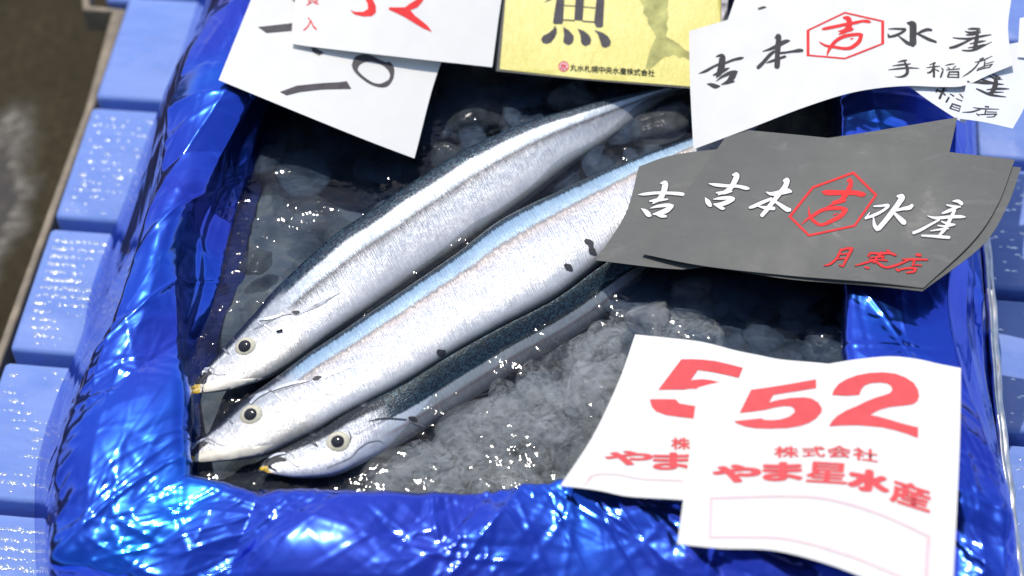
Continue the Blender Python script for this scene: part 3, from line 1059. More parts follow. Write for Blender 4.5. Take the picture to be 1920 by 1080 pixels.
SAN_D = [[(1290, 208, 10), (1340, 205, 25), (1420, 205, 18)], [(1255, 235, 8), (1330, 250, 28), (1430, 225, 10)],
         [(1270, 275, 12), (1340, 268, 26), (1430, 245, 10)],
         [(1120, 305, 10), (1200, 315, 18), (1320, 315, 24), (1440, 290, 24), (1550, 272, 8)],
         [(1330, 318, 22), (1240, 365, 26), (1150, 405, 32), (1085, 420, 24)],
         [(1395, 225, 25), (1390, 300, 45), (1375, 380, 45), (1350, 445, 25)],
         [(1310, 375, 8), (1420, 352, 24), (1490, 340, 6)], [(1290, 420, 8), (1400, 402, 22), (1480, 380, 10)],
         [(1225, 448, 14), (1300, 452, 20), (1370, 440, 25), (1440, 410, 18), (1558, 352, 5)]]
TE_D = [[(500, 580, 6), (560, 565, 22), (602, 558, 12)], [(440, 622, 6), (540, 610, 20), (642, 600, 10)],
        [(395, 667, 6), (500, 655, 18), (620, 645, 18), (738, 650, 6)],
        [(575, 575, 18), (602, 635, 36), (606, 700, 36), (570, 735, 28), (510, 748, 14), (468, 742, 5)]]
INE_D = [[(855, 612, 6), (920, 588, 20)], [(822, 642, 6), (900, 633, 16), (975, 625, 6)], [(905, 590, 20), (905, 660, 28), (907, 745, 26)],
         [(900, 650, 18), (870, 690, 22), (832, 702, 12)], [(920, 660, 8), (962, 682, 14)],
         [(1035, 617, 6), (1090, 605, 14), (1138, 598, 6)], [(990, 645, 10), (1012, 668, 16)], [(1060, 638, 8), (1085, 655, 12)], [(1150, 625, 12), (1120, 650, 6)],
         [(1005, 685, 20), (982, 748, 20)], [(1080, 690, 18), (1062, 745, 20)], [(1078, 690, 14), (1182, 690, 18)], [(1182, 690, 20), (1182, 752, 22)],
         [(1060, 748, 12), (1185, 752, 12)], [(1070, 720, 9), (1178, 720, 9)], [(1048, 668, 10), (1195, 655, 12)]]
TEN_D = [[(1420, 552, 12), (1462, 535, 18)], [(1365, 582, 6), (1450, 562, 14), (1562, 513, 5)], [(1420, 570, 14), (1370, 640, 16), (1300, 700, 16), (1228, 745, 5)],
         [(1480, 568, 14), (1470, 632, 16)], [(1480, 602, 8), (1580, 573, 6)], [(1410, 650, 12), (1390, 677, 12)],
         [(1405, 655, 10), (1470, 628, 10), (1565, 602, 10)], [(1560, 604, 12), (1530, 640, 14)], [(1395, 675, 6), (1460, 652, 12), (1535, 638, 10)]]
HEX_D = [(1584, 24), (1655, 40), (1655, 82), (1584, 110), (1515, 104), (1515, 57)]


def hexring(pts, ws):
    p = np.array(pts, float); n = len(p)
    c = p.mean(0)
    # inner corner from offset edges
    lines = []
    for i in range(n):
        a, b = p[i], p[(i + 1) % n]
        t = (b - a) / np.linalg.norm(b - a); nn = np.array([-t[1], t[0]])
        if np.dot(c - a, nn) < 0: nn = -nn
        lines.append((a, t, nn, ws[i]))
    def corner(i, s):
        a0, t0, n0, w0 = lines[i - 1]; a1, t1, n1, w1 = lines[i]
        A = np.array([t0, -t1]).T
        q = (a1 + n1 * w1 * s) - (a0 + n0 * w0 * s)
        k = np.linalg.solve(A, q)
        return a0 + n0 * w0 * s + t0 * k[0]
    O = [corner(i, -0.5) for i in range(n)]; I = [corner(i, 0.5) for i in range(n)]
    return [np.array([O[i], O[(i + 1) % n], I[(i + 1) % n], I[i]]) for i in range(n)]


eD2, bD2 = card('shop_card', 'white card peeking out behind the top edge of the large white shop card', 'card',
                [(1398, -60), (1650, -90), (1900, -70)], [(1362, 45), (1600, 60), (1880, 60)], [(1398, -60), (1362, 45)], [(1900, -70), (1880, 60)],
                (0.045, 0.046, 0.0395, 0.0435), M['white_paper'], group='stacked white shop cards')
ink('print_mark', [np.array([(1420, 16), (1430, 12), (1437, 13), (1435, 18), (1424, 20)])], bD2, M['ink_black'], eD2)
eD, bD = card('shop_card', 'large curling white shop card with black characters and a red hexagon emblem', 'card',
              [(1292, 58), (1365, 37), (1493, 0), (1600, -14), (1700, -8), (1790, 8), (1840, 2), (1897, -8)],
              [(1300, 280), (1407, 240), (1500, 204), (1580, 178), (1640, 166), (1703, 161), (1770, 163), (1810, 160), (1855, 140), (1899, 122)],
              [(1292, 58), (1294, 160), (1300, 280)], [(1897, -8), (1890, 55), (1899, 122)], (0.0425, 0.055, 0.0225, 0.050), M['white_paper'],
              lambda u, v: 0.003 * sin(pi * u) + 0.002 * sin(2 * pi * u) * v, 'stacked white shop cards', 60)
ink('lettering', Z(1300, 20, 6, YOSHI_D + HON_D) + Z(1600, 20, 6, MIZU_D + SAN_D), bD, M['ink_black'], eD)
ink('branch_lettering', Z(1600, 20, 6, TE_D + INE_D + TEN_D), bD, M['ink_black'], eD)
ink('emblem', Z(1300, 20, 6, LOGO_D) + hexring(HEX_D, (3, 5.5, 3, 3, 5.5, 3)), bD, M['ink_red'], eD)

eE1, bE1 = card('shop_card', 'tilted white card with one shop character, half hidden under the curling shop card', 'card',
                [(1752, 70), (1905, 160)], [(1690, 151), (1745, 191), (1806, 231)], [(1752, 70), (1690, 151)], [(1905, 160), (1806, 231)],
                (0.0450, 0.0440, 0.0390, 0.0400), M['cool_paper'], group='stacked white shop cards')
INE_E = [[(945, 368, 10), (1010, 390, 18), (1078, 380, 6)], [(930, 418, 16), (990, 432, 20), (1055, 412, 6)], [(1030, 375, 18), (1000, 440, 26), (970, 508, 28)],
         [(1000, 432, 16), (1032, 472, 18)], [(950, 400, 10), (930, 440, 14)], [(1088, 458, 10), (1130, 482, 16)], [(1195, 458, 12), (1245, 512, 16)],
         [(1155, 510, 8), (1258, 552, 14)], [(1075, 498, 20), (1045, 548, 22)], [(1115, 570, 18), (1088, 620, 20)], [(1112, 568, 14), (1215, 602, 18)],
         [(1214, 602, 20), (1195, 655, 22)], [(1088, 620, 12), (1196, 655, 12)], [(1100, 595, 9), (1205, 628, 9)]]
ink('lettering', Z(1600, 100, 6, INE_E), bE1, M['ink_black'], eE1)
eE2, bE2 = card('shop_card', 'white card with two characters hanging past the right film rim', 'card',
                [(1815, 96), (1962, 70)], [(1796, 222), (1845, 229), (1899, 241)], [(1815, 96), (1811, 160), (1796, 222)], [(1962, 70), (1925, 190), (1899, 241)],
                (0.0475, 0.0465, 0.0440, 0.0430), M['cool_paper'], group='stacked white shop cards')
SAN_E = [[(1285, 320, 20), (1380, 325, 28), (1480, 335, 30), (1560, 340, 18)], [(1410, 280, 18), (1480, 310, 26), (1580, 340, 28), (1690, 352, 8)],
         [(1500, 240, 8), (1590, 285, 22), (1675, 295, 6)], [(1560, 235, 12), (1650, 278, 20)], [(1600, 280, 36), (1600, 350, 56), (1570, 420, 50), (1540, 470, 30)],
         [(1385, 400, 14), (1450, 430, 24), (1530, 465, 26), (1600, 478, 22), (1715, 492, 8)], [(1500, 410, 10), (1640, 400, 26), (1752, 402, 8)], [(1480, 450, 6), (1570, 440, 20), (1690, 438, 6)]]
TEN_E = [[(1480, 600, 12), (1522, 604, 16)], [(1345, 612, 6), (1450, 625, 14), (1638, 630, 6)], [(1430, 630, 14), (1330, 660, 16), (1225, 665, 5)],
         [(1490, 640, 16), (1478, 688, 16)], [(1500, 660, 10), (1612, 663, 8)], [(1385, 680, 12), (1412, 702, 12)], [(1400, 692, 8), (1490, 688, 12), (1615, 684, 12)],
         [(1605, 690, 14), (1580, 714, 12)], [(1500, 720, 8), (1585, 715, 10)]]
ink('lettering', Z(1600, 100, 6, SAN_E + TEN_E), bE2, M['ink_black'], eE2)
eE3, bE3 = card('shop_card', 'edge of a white card cut off by the right side of the photo', 'card',
                [(1912, 34), (1990, 20)], [(1908, 107), (1990, 112)], [(1912, 34), (1908, 107)], [(1990, 20), (1990, 112)], (0.046, 0.046, 0.0475, 0.0475), M['cool_paper'],
                group='stacked white shop cards')

# ---- black shop cards
def curl(u, v):
    return 0.004 * sin(pi * u) * (1 - v) + 0.0015 * sin(2.2 * pi * u + 0.6) * v


eF3, bF3 = card('black_shop_card', 'lowest tilted black shop card showing one white character at its left end', 'card',
                [(1198, 312), (1260, 291), (1352, 279), (1557, 258), (1795, 220)], [(1117, 488), (1258, 504), (1322, 500), (1540, 470), (1740, 440)],
                [(1198, 312), (1172, 402), (1117, 488)], [(1795, 220), (1779, 290), (1740, 440)], (0.0185, 0.0420, 0.0165, 0.0365), M['black_paper'], None, 'black shop cards')
YF_L = [[(350, 268, 12), (400, 262, 56), (402, 300, 68), (380, 380, 60), (345, 435, 56), (260, 498, 10)],
        [(100, 395, 8), (180, 387, 34), (300, 375, 34), (420, 375, 34), (540, 382, 40), (600, 390, 40), (630, 393, 16)],
        [(228, 468, 16), (320, 455, 40), (435, 446, 16)],
        [(235, 547, 8), (320, 525, 34), (430, 512, 40), (490, 520, 34)], [(478, 525, 44), (420, 570, 60), (340, 600, 46), (268, 615, 16)],
        [(290, 608, 20), (360, 632, 40), (415, 638, 28)],
        [(133, 550, 8), (180, 580, 48), (220, 620, 56), (250, 632, 14)]]
k_ = Z(1180, 300, 6, YF_L)
ink('lettering_outline', Z(1180, 300, 6, YF_L, 2.6), bF3, M['ink_dark'], eF3, 0.0002)
ink('lettering', k_, bF3, M['ink_white'], eF3, 0.0004)
eF2, bF2 = card('black_shop_card', 'middle black shop card showing only its edge below the front one', 'card',
                [(1420, 262), (1560, 275), (1915, 314)], [(1300, 490), (1370, 506), (1486, 524), (1638, 536), (1729, 546)],
                [(1420, 262), (1300, 490)], [(1915, 314), (1887, 390), (1840, 462), (1729, 546)], (0.0280, 0.0472, 0.0207, 0.0418), M['black_paper'], curl, 'black shop cards')
eF, bF = card('black_shop_card', 'front black shop card with white characters, red hexagon emblem and red branch name', 'card',
              [(1372, 241), (1557, 259), (1700, 276), (1903, 299)], [(1203, 476), (1322, 499), (1484, 517), (1634, 529), (1731, 540)],
              [(1372, 241), (1203, 476)], [(1903, 299), (1870, 385), (1822, 455), (1731, 540)], (0.0280, 0.0480, 0.0205, 0.0425), M['black_paper'], curl, 'black shop cards')
YF_R = [[(1160, 172, 16), (1205, 170, 56), (1202, 210, 64), (1160, 290, 55), (1110, 345, 52), (1000, 398, 10)],
        [(895, 270, 10), (980, 285, 38), (1100, 295, 36), (1220, 300, 36), (1310, 320, 42), (1350, 326, 18)],
        [(978, 373, 16), (1060, 372, 40), (1155, 358, 16)],
        [(945, 447, 10), (1030, 435, 38), (1130, 430, 40), (1178, 440, 34)], [(1168, 445, 44), (1100, 480, 50), (1010, 508, 46), (950, 502, 16)], [(970, 508, 26), (1040, 545, 40), (1068, 550, 24)],
        [(855, 430, 12), (880, 470, 54), (910, 512, 46), (925, 525, 14)]]
HON_F = [[(1740, 240, 34), (1778, 232, 55), (1750, 310, 60), (1690, 380, 55), (1620, 470, 50), (1550, 560, 50), (1490, 630, 44)],
         [(1540, 365, 12), (1600, 385, 42), (1700, 370, 55), (1780, 352, 60), (1822, 360, 28)],
         [(1600, 440, 34), (1500, 480, 40), (1400, 525, 40), (1352, 540, 28)], [(1640, 470, 28), (1700, 510, 42), (1770, 558, 54), (1808, 565, 42)],
         [(1450, 525, 12), (1530, 542, 38), (1630, 550, 40)]]
LOGO_F = [[(775, 180, 26), (802, 165, 44), (812, 210, 50), (785, 280, 58), (740, 350, 60), (690, 405, 44), (545, 465, 6)],
          [(492, 300, 20), (540, 308, 58), (700, 310, 55), (850, 310, 55), (930, 328, 60), (970, 330, 36)],
          [(605, 420, 24), (680, 410, 46), (750, 395, 28)],
          [(255, 668, 8), (320, 610, 25), (400, 560, 40), (480, 510, 40), (580, 485, 44), (700, 485, 44), (765, 500, 36)],
          [(756, 505, 46), (700, 570, 50), (600, 625, 45), (480, 672, 34), (400, 632, 36), (350, 570, 30), (338, 465, 6)],
          [(615, 560, 12), (668, 545, 9)]]
MIZU_F = [[(1070, 465, 18), (1150, 460, 28), (1235, 455, 34), (1180, 510, 32), (1080, 562, 36), (975, 600, 28)], [(1025, 535, 12), (975, 600, 20)],
          [(1335, 352, 26), (1388, 360, 66), (1350, 430, 60), (1270, 540, 60), (1190, 640, 55), (1125, 715, 56)],
          [(1115, 725, 50), (1080, 680, 44), (1065, 585, 12)], [(1505, 452, 36), (1470, 480, 50), (1400, 492, 38), (1325, 512, 26)],
          [(1300, 540, 28), (1350, 590, 50), (1405, 642, 62), (1418, 655, 48)]]
SAN_F = [[(1120, 48, 16), (1180, 48, 40), (1222, 78, 42)], [(1050, 90, 18), (1130, 107, 30), (1205, 112, 18)], [(1000, 185, 22), (1090, 150, 38), (1200, 105, 14)],
         [(835, 213, 12), (930, 237, 34), (1080, 225, 36), (1200, 222, 36), (1258, 226, 16)], [(965, 258, 24), (850, 320, 30), (760, 370, 36), (675, 405, 34)],
         [(1140, 150, 36), (1085, 260, 40), (1030, 360, 40), (970, 430, 28)], [(990, 275, 16), (1060, 300, 30), (1145, 312, 18)], [(950, 322, 16), (1040, 330, 24), (1130, 318, 14)],
         [(868, 382, 12), (980, 365, 25), (1070, 355, 16)], [(770, 435, 22), (880, 440, 30), (1000, 450, 36), (1080, 456, 34)]]
TSUKI_F = [[(1118, 580, 9), (1098, 620, 10), (1070, 645, 9), (1042, 653, 3)], [(1112, 588, 6), (1140, 578, 10), (1168, 577, 10)], [(1164, 580, 13), (1140, 625, 11), (1126, 655, 8)],
           [(1105, 604, 5), (1146, 600, 6)], [(1095, 624, 5), (1136, 620, 6)], [(1126, 656, 6), (1108, 650, 4)]]
KAN_F = [[(378, 600, 18), (402, 612, 26)], [(165, 668, 18), (200, 632, 22), (300, 640, 24), (400, 630, 25), (478, 655, 22)], [(190, 682, 10), (345, 670, 20)], [(178, 702, 10), (380, 715, 16)],
         [(320, 615, 16), (270, 680, 20), (225, 740, 18)], [(18, 775, 8), (130, 742, 20), (255, 702, 18)], [(235, 715, 18), (335, 782, 30)], [(130, 790, 16), (172, 800, 24)], [(290, 640, 14), (340, 700, 16)]]
TEN_F = [[(710, 650, 28), (756, 656, 30)], [(550, 702, 10), (660, 702, 24), (835, 705, 16)], [(625, 708, 20), (500, 762, 22), (390, 792, 24), (328, 780, 16)], [(690, 708, 20), (668, 772, 22)],
         [(690, 765, 12), (768, 771, 14)], [(480, 808, 18), (512, 832, 24)], [(515, 822, 16), (620, 800, 22), (712, 805, 20)], [(705, 808, 26), (680, 840, 24), (600, 852, 16)]]
big = lambda wv: Z(1180, 300, 6, YF_R + HON_F, wv) + Z(1460, 310, 6, MIZU_F, wv) + Z(1600, 370, 6, SAN_F, wv)
ink('lettering_outline', big(2.8), bF, M['ink_dark'], eF, 0.0002)
ink('lettering', big(0), bF, M['ink_white'], eF, 0.0004)
ink('emblem', Z(1460, 310, 6, LOGO_F) + hexring([(840 / 6 + 1460, 85 / 6 + 310), (1642.5, 366), (1602.5, 423.5), (1516.7, 441.7), (1481, 406.5), (1524, 352)], (4.6, 4.2, 3.8, 4.2, 4.6, 4.2)), bF, M['ink_red'], eF)
small = lambda wv: Z(1100, 220, 2.3415, TSUKI_F, wv) + Z(1600, 370, 6, KAN_F + TEN_F, wv)
ink('branch_lettering_outline', small(1.6), bF, M['ink_dark'], eF, 0.0002)
ink('branch_lettering', small(0), bF, M['ink_red'], eF, 0.0004)

# ---- white cards with printed red 52
eG2, bG2 = card('price_card', 'white printed red 52 card half covered by another one, lying on the ice', 'card',
                [(1191, 627), (1250, 633), (1317, 641), (1380, 657), (1420, 665), (1467, 674), (1553, 682), (1680, 700)],
                [(1050, 911), (1090, 915), (1130, 921), (1180, 931), (1275, 937), (1420, 950)],
                [(1191, 627), (1160, 715), (1110, 820), (1050, 911)], [(1680, 700), (1560, 830), (1420, 950)], (0.0305, 0.0315, 0.0385, 0.0375), M['white_paper'],
                lambda u, v: 0.002 * sin(2 * pi * u) * (1 - v), 'printed red 52 cards')
ink('price_digit', ZP(1200, 640, 6, [
    [(465, 205), (580, 203), (700, 208), (850, 225), (1000, 260), (1155, 300), (1110, 412), (950, 375), (800, 345), (650, 325), (570, 440), (700, 428), (800, 440), (890, 462), (960, 500), (1000, 570), (985, 660), (900, 760), (760, 840), (590, 868), (450, 853), (300, 833), (180, 790), (130, 735), (110, 655), (260, 652), (400, 655), (440, 700), (610, 730), (700, 715), (780, 680), (800, 620), (740, 560), (640, 535), (560, 533), (490, 545), (340, 545), (205, 548)]]),
    bG2, M['ink_pink'], eG2)
def cb(x0, y0, s, l, t, r, b, sk=0, sl=0):
    """character box from a zoom: left, top, right, bottom; sl = slope over the width, sk = lean of the top"""
    return ((l / s + x0, (b - sl) / s + y0), (r / s + x0, b / s + y0), ((l + sk) / s + x0, t / s + y0))
z6 = lambda *a, **k: cb(1100, 800, 6, *a, **k)
type_('company_lettering', [('株', *z6(955, 130, 1160, 255), 0.028), ('や', *z6(225, 280, 725, 430), 0.05), ('ま', *z6(760, 300, 1180, 482), 0.045)], bG2, M['ink_pink'], eG2)
def line(pts, wd): return stroke([(a, b, wd) for a, b in pts])
ink('printed_frame', [line([(1100, 903), (1113, 891), (1158, 890), (1200, 898), (1280, 902)], 1.8), line([(1095, 910), (1113, 891)], 1.8)], bG2, M['ink_pale'], eG2)

eG, bG = card('price_card', 'front white printed red 52 card lying over the front right corner of the film', 'card',
              [(1308, 727), (1348, 717), (1450, 700), (1553, 682), (1610, 673), (1670, 668), (1720, 673), (1760, 682), (1802, 690)],
              [(1270, 1020), (1350, 1028), (1450, 1032), (1550, 1057), (1650, 1094), (1785, 1135)],
              [(1308, 727), (1290, 870), (1270, 1020)], [(1802, 690), (1799, 850), (1785, 1135)], (0.0390, 0.0440, 0.0430, 0.0420), M['white_paper'],
              lambda u, v: 0.0025 * sin(pi * u) * v + 0.0015 * sin(2 * pi * u) * (1 - v), 'printed red 52 cards', 60, 44)
five = [(1250, 548), (1450, 520), (1700, 480), (1920, 440), (1980, 430), (1980, 528), (1750, 566), (1500, 605), (1450, 690), (1560, 660), (1700, 638), (1850, 632), (1930, 645), (2005, 690), (2045, 755), (2040, 800), (1980, 870), (1900, 920), (1800, 955), (1650, 978), (1450, 985), (1300, 980), (1180, 960), (1100, 930), (1055, 900), (1200, 885), (1360, 868), (1400, 885), (1480, 890), (1580, 880), (1680, 850), (1740, 800), (1735, 760), (1700, 735), (1620, 730), (1520, 745), (1400, 775), (1250, 795), (1120, 808)]
two = [(480, 485), (500, 430), (550, 365), (640, 310), (760, 265), (900, 238), (1050, 230), (1190, 245), (1310, 290), (1400, 350), (1450, 430), (1460, 500), (1440, 555), (1390, 590), (1280, 605), (1130, 620), (1020, 650), (940, 690), (910, 712), (990, 725), (1100, 755), (1250, 800), (1380, 835), (1450, 850), (1445, 970), (1330, 925), (1200, 885), (1050, 850), (900, 835), (760, 825), (600, 828), (445, 838), (480, 780), (540, 720), (640, 660), (760, 610), (860, 560), (960, 520), (1060, 490), (1130, 465), (1160, 430), (1145, 385), (1100, 355), (1020, 345), (920, 352), (850, 375), (810, 420), (785, 485), (640, 495)]
ink('price_digit', ZP(1200, 640, 6, [five]), bG, M['ink_pink'], eG)
ink('price_digit', ZP(1480, 660, 6, [two]), bG, M['ink_pink'], eG)
zz_ = lambda *a, **k: cb(1330, 800, 4.463, *a, **k)
type_('company_lettering', [
    ('株', *zz_(545, 168, 745, 258, sl=0)), ('式', *zz_(780, 168, 965, 255)), ('会', *zz_(990, 160, 1180, 262, sl=5)), ('社', *zz_(1205, 172, 1405, 302, sl=28)),
    ('や', *zz_(45, 325, 415, 462, sl=0), 0.065), ('ま', *zz_(460, 305, 768, 450), 0.06), ('星', *zz_(810, 295, 1140, 480, sl=20, sk=20), 0.030),
    ('水', *zz_(1170, 345, 1485, 565, sl=55, sk=15), 0.075), ('産', *zz_(1515, 430, 1835, 722, sl=100, sk=15), 0.036)], bG, M['ink_pink'], eG, 0.026)
zl = lambda pts: [(a / 4.463 + 1330, b / 4.463 + 800) for a, b in pts]
ink('printed_frame', [line(zl([(15, 600), (300, 590), (600, 583), (850, 590), (1050, 620), (1300, 690), (1550, 785), (1835, 920)]), 4.0), line(zl([(15, 598), (5, 925)]), 5),
                      line(zl([(1835, 918), (1822, 1110), (1810, 1380)]), 7), line(zl([(5, 925), (300, 925), (600, 935), (850, 985), (1100, 1060), (1300, 1130), (1810, 1350)]), 3.6)],
    bG, M['ink_pale'], eG)


# ------------------------------------------------------------------ fish
def mat_fish(name, bands, headcol, dark_at):
    """bands: ramp over the width from back to belly"""
    mt, nt, bs = newmat(name)
    uvn = N(nt, 'ShaderNodeUVMap', uv_map='UVMap')
    sp = nt.nodes.new('ShaderNodeSeparateXYZ')
    nt.links.new(uvn.outputs[0], sp.inputs[0])
    u, wv = sp.outputs[0], sp.outputs[1]
    ob = objco(nt)
    cmb = N(nt, 'ShaderNodeCombineXYZ')
    nt.links.new(math_(nt, 'MULTIPLY', u, 430.0), cmb.inputs[0])
    nt.links.new(math_(nt, 'MULTIPLY', wv, 5.0), cmb.inputs[1])
    fib = noise(nt, 1.0, 4, 0.6, vec=cmb.outputs[0], dist=0.3)            # fine strokes across the body
    blot = noise(nt, 70, 4, 0.6, vec=ob)
    jit = math_(nt, 'ADD', math_(nt, 'MULTIPLY', math_(nt, 'SUBTRACT', fib, 0.5), 0.09), math_(nt, 'MULTIPLY', math_(nt, 'SUBTRACT', blot, 0.5), 0.03))
    w2 = math_(nt, 'ADD', wv, jit, True)
    c = ramp(nt, w2, bands)
    # scales on the dark back
    vec2 = N(nt, 'ShaderNodeCombineXYZ')
    nt.links.new(math_(nt, 'MULTIPLY', u, 190.0), vec2.inputs[0])
    nt.links.new(math_(nt, 'MULTIPLY', wv, 24.0), vec2.inputs[1])
    vor = N(nt, 'ShaderNodeTexVoronoi', i_Scale=1.0, i_Randomness=0.6)
    nt.links.new(vec2.outputs[0], vor.inputs['Vector'])
    sc = ramp(nt, vor.outputs['Distance'], [(0.25, 1.0), (0.7, 0.45)])
    onback = ramp(nt, w2, [(max(0, dark_at - 0.04), 1.0), (dark_at + 0.02, 0.0)])
    sheen = mixc(nt, math_(nt, 'MULTIPLY', onback, ramp(nt, vor.outputs['Distance'], [(0.42, 0.0), (0.75, 0.75)])), c, (0.06, 0.12, 0.15))
    c = sheen
    c = mixc(nt, 0.6, c, ramp(nt, fib, [(0.3, 0.55), (0.62, 1.0)]), 'MULTIPLY')
    c = mixc(nt, ramp(nt, noise(nt, 55, 5, 0.6, vec=ob, dist=0.8), [(0.50, 0.0), (0.72, 0.45)]), c, mixc(nt, 1.0, c, (0.86, 0.80, 0.80), 'MULTIPLY'))
    # pale head
    hc = ramp(nt, w2, headcol)
    hc = mixc(nt, 0.6, hc, ramp(nt, noise(nt, 210, 5, 0.65, vec=ob), [(0.3, 0.55), (0.62, 1.0)]), 'MULTIPLY')
    hc = mixc(nt, ramp(nt, noise(nt, 95, 4, 0.6, vec=ob, dist=1.0), [(0.55, 0.0), (0.70, 0.5)]), hc, (0.30, 0.32, 0.36))
    ish = ramp(nt, math_(nt, 'ADD', u, math_(nt, 'MULTIPLY', jit, 0.10)), [(0.188, 1.0), (0.222, 0.0)])
    c = mixc(nt, ish, c, hc)
    nt.links.new(c, bs.inputs['Base Color'])
    bs.inputs['Metallic'].default_value = 0.32
    rr = ramp(nt, noise(nt, 40, 3, vec=ob), [(0.35, 0.28), (0.7, 0.44)])
    nt.links.new(rr, bs.inputs['Roughness'])
    bs.inputs['Coat Weight'].default_value = 0.25
    bs.inputs['Coat Roughness'].default_value = 0.06
    b = bump(nt, None, fib, 0.001, 0.5)
    b = bump(nt, None, math_(nt, 'MULTIPLY', vor.outputs['Distance'], onback), 0.0005, 0.5, b)
    bump(nt, bs, noise(nt, 90, 4, vec=ob), 0.002, 0.28, b)
    return mt


def extrude_fish(label, upper, lower, zc, zl, k, mat, tip, group='three sauries in the box'):
    NU, MV = 240, 56
    U, L = resample(upper, NU), resample(lower, NU)
    zv = np.full(NU, zc)
    fade = np.clip(np.linspace(0, 1, NU) * 5 - 1.0, 0, 1)
    U3, L3 = P(U[:, 0], U[:, 1], zv), P(L[:, 0], L[:, 1], zv + (zl - zc) * fade)
    c, a = (U3 + L3) / 2, (U3 - L3) / 2
    h = np.linalg.norm(a, axis=1)
    kk = k * np.clip(0.55 + np.linspace(0, 1, NU) * 3, 0.55, 1)
    th = np.linspace(0, 2 * math.pi, MV, endpoint=False)
    vz = np.sign(np.sin(th)) * np.abs(np.sin(th)) ** 0.7
    V = c[:, None] + a[:, None] * np.cos(th)[None, :, None] + np.array([0, 0, 1.0]) * (h * kk)[:, None, None] * vz[None, :, None]
    d = np.r_[0, np.cumsum(np.linalg.norm(np.diff(c, axis=0), axis=1))]
    uu = d / 0.35
    wv = (1 - np.cos(th)) / 2
    uv = np.stack([np.broadcast_to(uu[:, None], (NU, MV)), np.broadcast_to(wv, (NU, MV))], -1)
    e = empty('saury', tuple(c[NU // 3]))
    tag(e, label, 'fish', group)
    it = max(2, int(np.searchsorted(d, tip)))
    def part(name, i0, i1, mt, scale=1.0):
        vv = V[i0:i1].copy()
        if scale != 1: vv = c[i0:i1, None] + (vv - c[i0:i1, None]) * scale
        vv = vv.reshape(-1, 3); n = i1 - i0
        F = [tuple(f) for f in gridfaces(n, MV, wrap_m=True)]
        F += [tuple(range(MV))[::-1], tuple((n - 1) * MV + j for j in range(MV))]
        return link(name, vv, F, mt, e, uv=uv[i0:i1].reshape(-1, 2))
    body = part('body', 0, NU, mat)
    bv = bvh_of(body)
    return e, bv


M['jaw'] = plain('yellow_jaw', (0.62, 0.40, 0.03), 0.35, nscale=300, namp=0.35)
M['iris'] = plain('cream_iris', (0.70, 0.64, 0.47), 0.22, 0.1, nscale=500, namp=0.15)
M['pupil'] = plain('dark_pupil', (0.022, 0.022, 0.026), 0.06)
M['mark'] = plain('dark_fish_marking', (0.028, 0.030, 0.036), 0.6, nscale=300, namp=0.4)
M['soft_mark'] = plain('grey_fish_marking', (0.26, 0.26, 0.28), 0.35, 0.3, nscale=300, namp=0.4)
M['fin'] = plain('grey_fin', (0.40, 0.41, 0.43), 0.3, 0.3, nscale=200, namp=0.4)
M['pearl'] = plain('pearly_plate', (0.70, 0.72, 0.74), 0.3, 0.4, nscale=300, namp=0.2)
M['cream'] = plain('cream_jaw', (0.64, 0.60, 0.51), 0.4, 0.05, nscale=160, namp=0.18)
DK, NAVY, WH, BLU, GR, SIL, BEL = (0.010, 0.013, 0.022), (0.018, 0.026, 0.05), (0.72, 0.76, 0.80), (0.34, 0.49, 0.64), (0.10, 0.10, 0.11), (0.50, 0.53, 0.58), (0.68, 0.68, 0.69)
PINK = (0.56, 0.50, 0.47)
HEAD = [(0.0, (0.012, 0.015, 0.02)), (0.12, (0.03, 0.035, 0.045)), (0.175, (0.50, 0.52, 0.55)), (0.5, (0.60, 0.60, 0.62)), (0.85, (0.64, 0.62, 0.58)), (0.97, (0.34, 0.32, 0.28))]
HEAD3 = [(0.0, (0.012, 0.015, 0.02)), (0.26, (0.014, 0.017, 0.024)), (0.33, (0.52, 0.54, 0.57)), (0.6, (0.64, 0.64, 0.66)), (0.85, (0.58, 0.59, 0.66)), (1.0, (0.5, 0.52, 0.6))]
f1m = mat_fish('saury_skin_bright', [(0.0, DK), (0.205, NAVY), (0.245, WH), (0.375, (0.56, 0.63, 0.70)), (0.44, GR), (0.475, (0.22, 0.22, 0.24)), (0.53, (0.38, 0.40, 0.43)), (0.64, SIL), (0.76, BEL), (0.90, BEL), (0.98, (0.4, 0.4, 0.38))], HEAD, 0.22)
f2m = mat_fish('saury_skin_blue', [(0.0, DK), (0.095, NAVY), (0.125, BLU), (0.28, (0.50, 0.66, 0.80)), (0.315, (0.30, 0.27, 0.26)), (0.355, PINK), (0.45, (0.50, 0.51, 0.57)), (0.64, (0.48, 0.52, 0.60)), (0.78, BEL), (0.93, (0.7, 0.7, 0.7)), (0.99, (0.3, 0.29, 0.26))], HEAD, 0.11)
f3m = mat_fish('saury_skin_dark', [(0.0, DK), (0.12, (0.022, 0.026, 0.024)), (0.46, (0.012, 0.018, 0.034)), (0.555, (0.02, 0.05, 0.07)), (0.59, WH), (0.74, (0.70, 0.75, 0.80)), (0.80, (0.34, 0.29, 0.31)), (0.86, (0.40, 0.42, 0.46)), (1.0, (0.3, 0.32, 0.36))], HEAD3, 0.57)

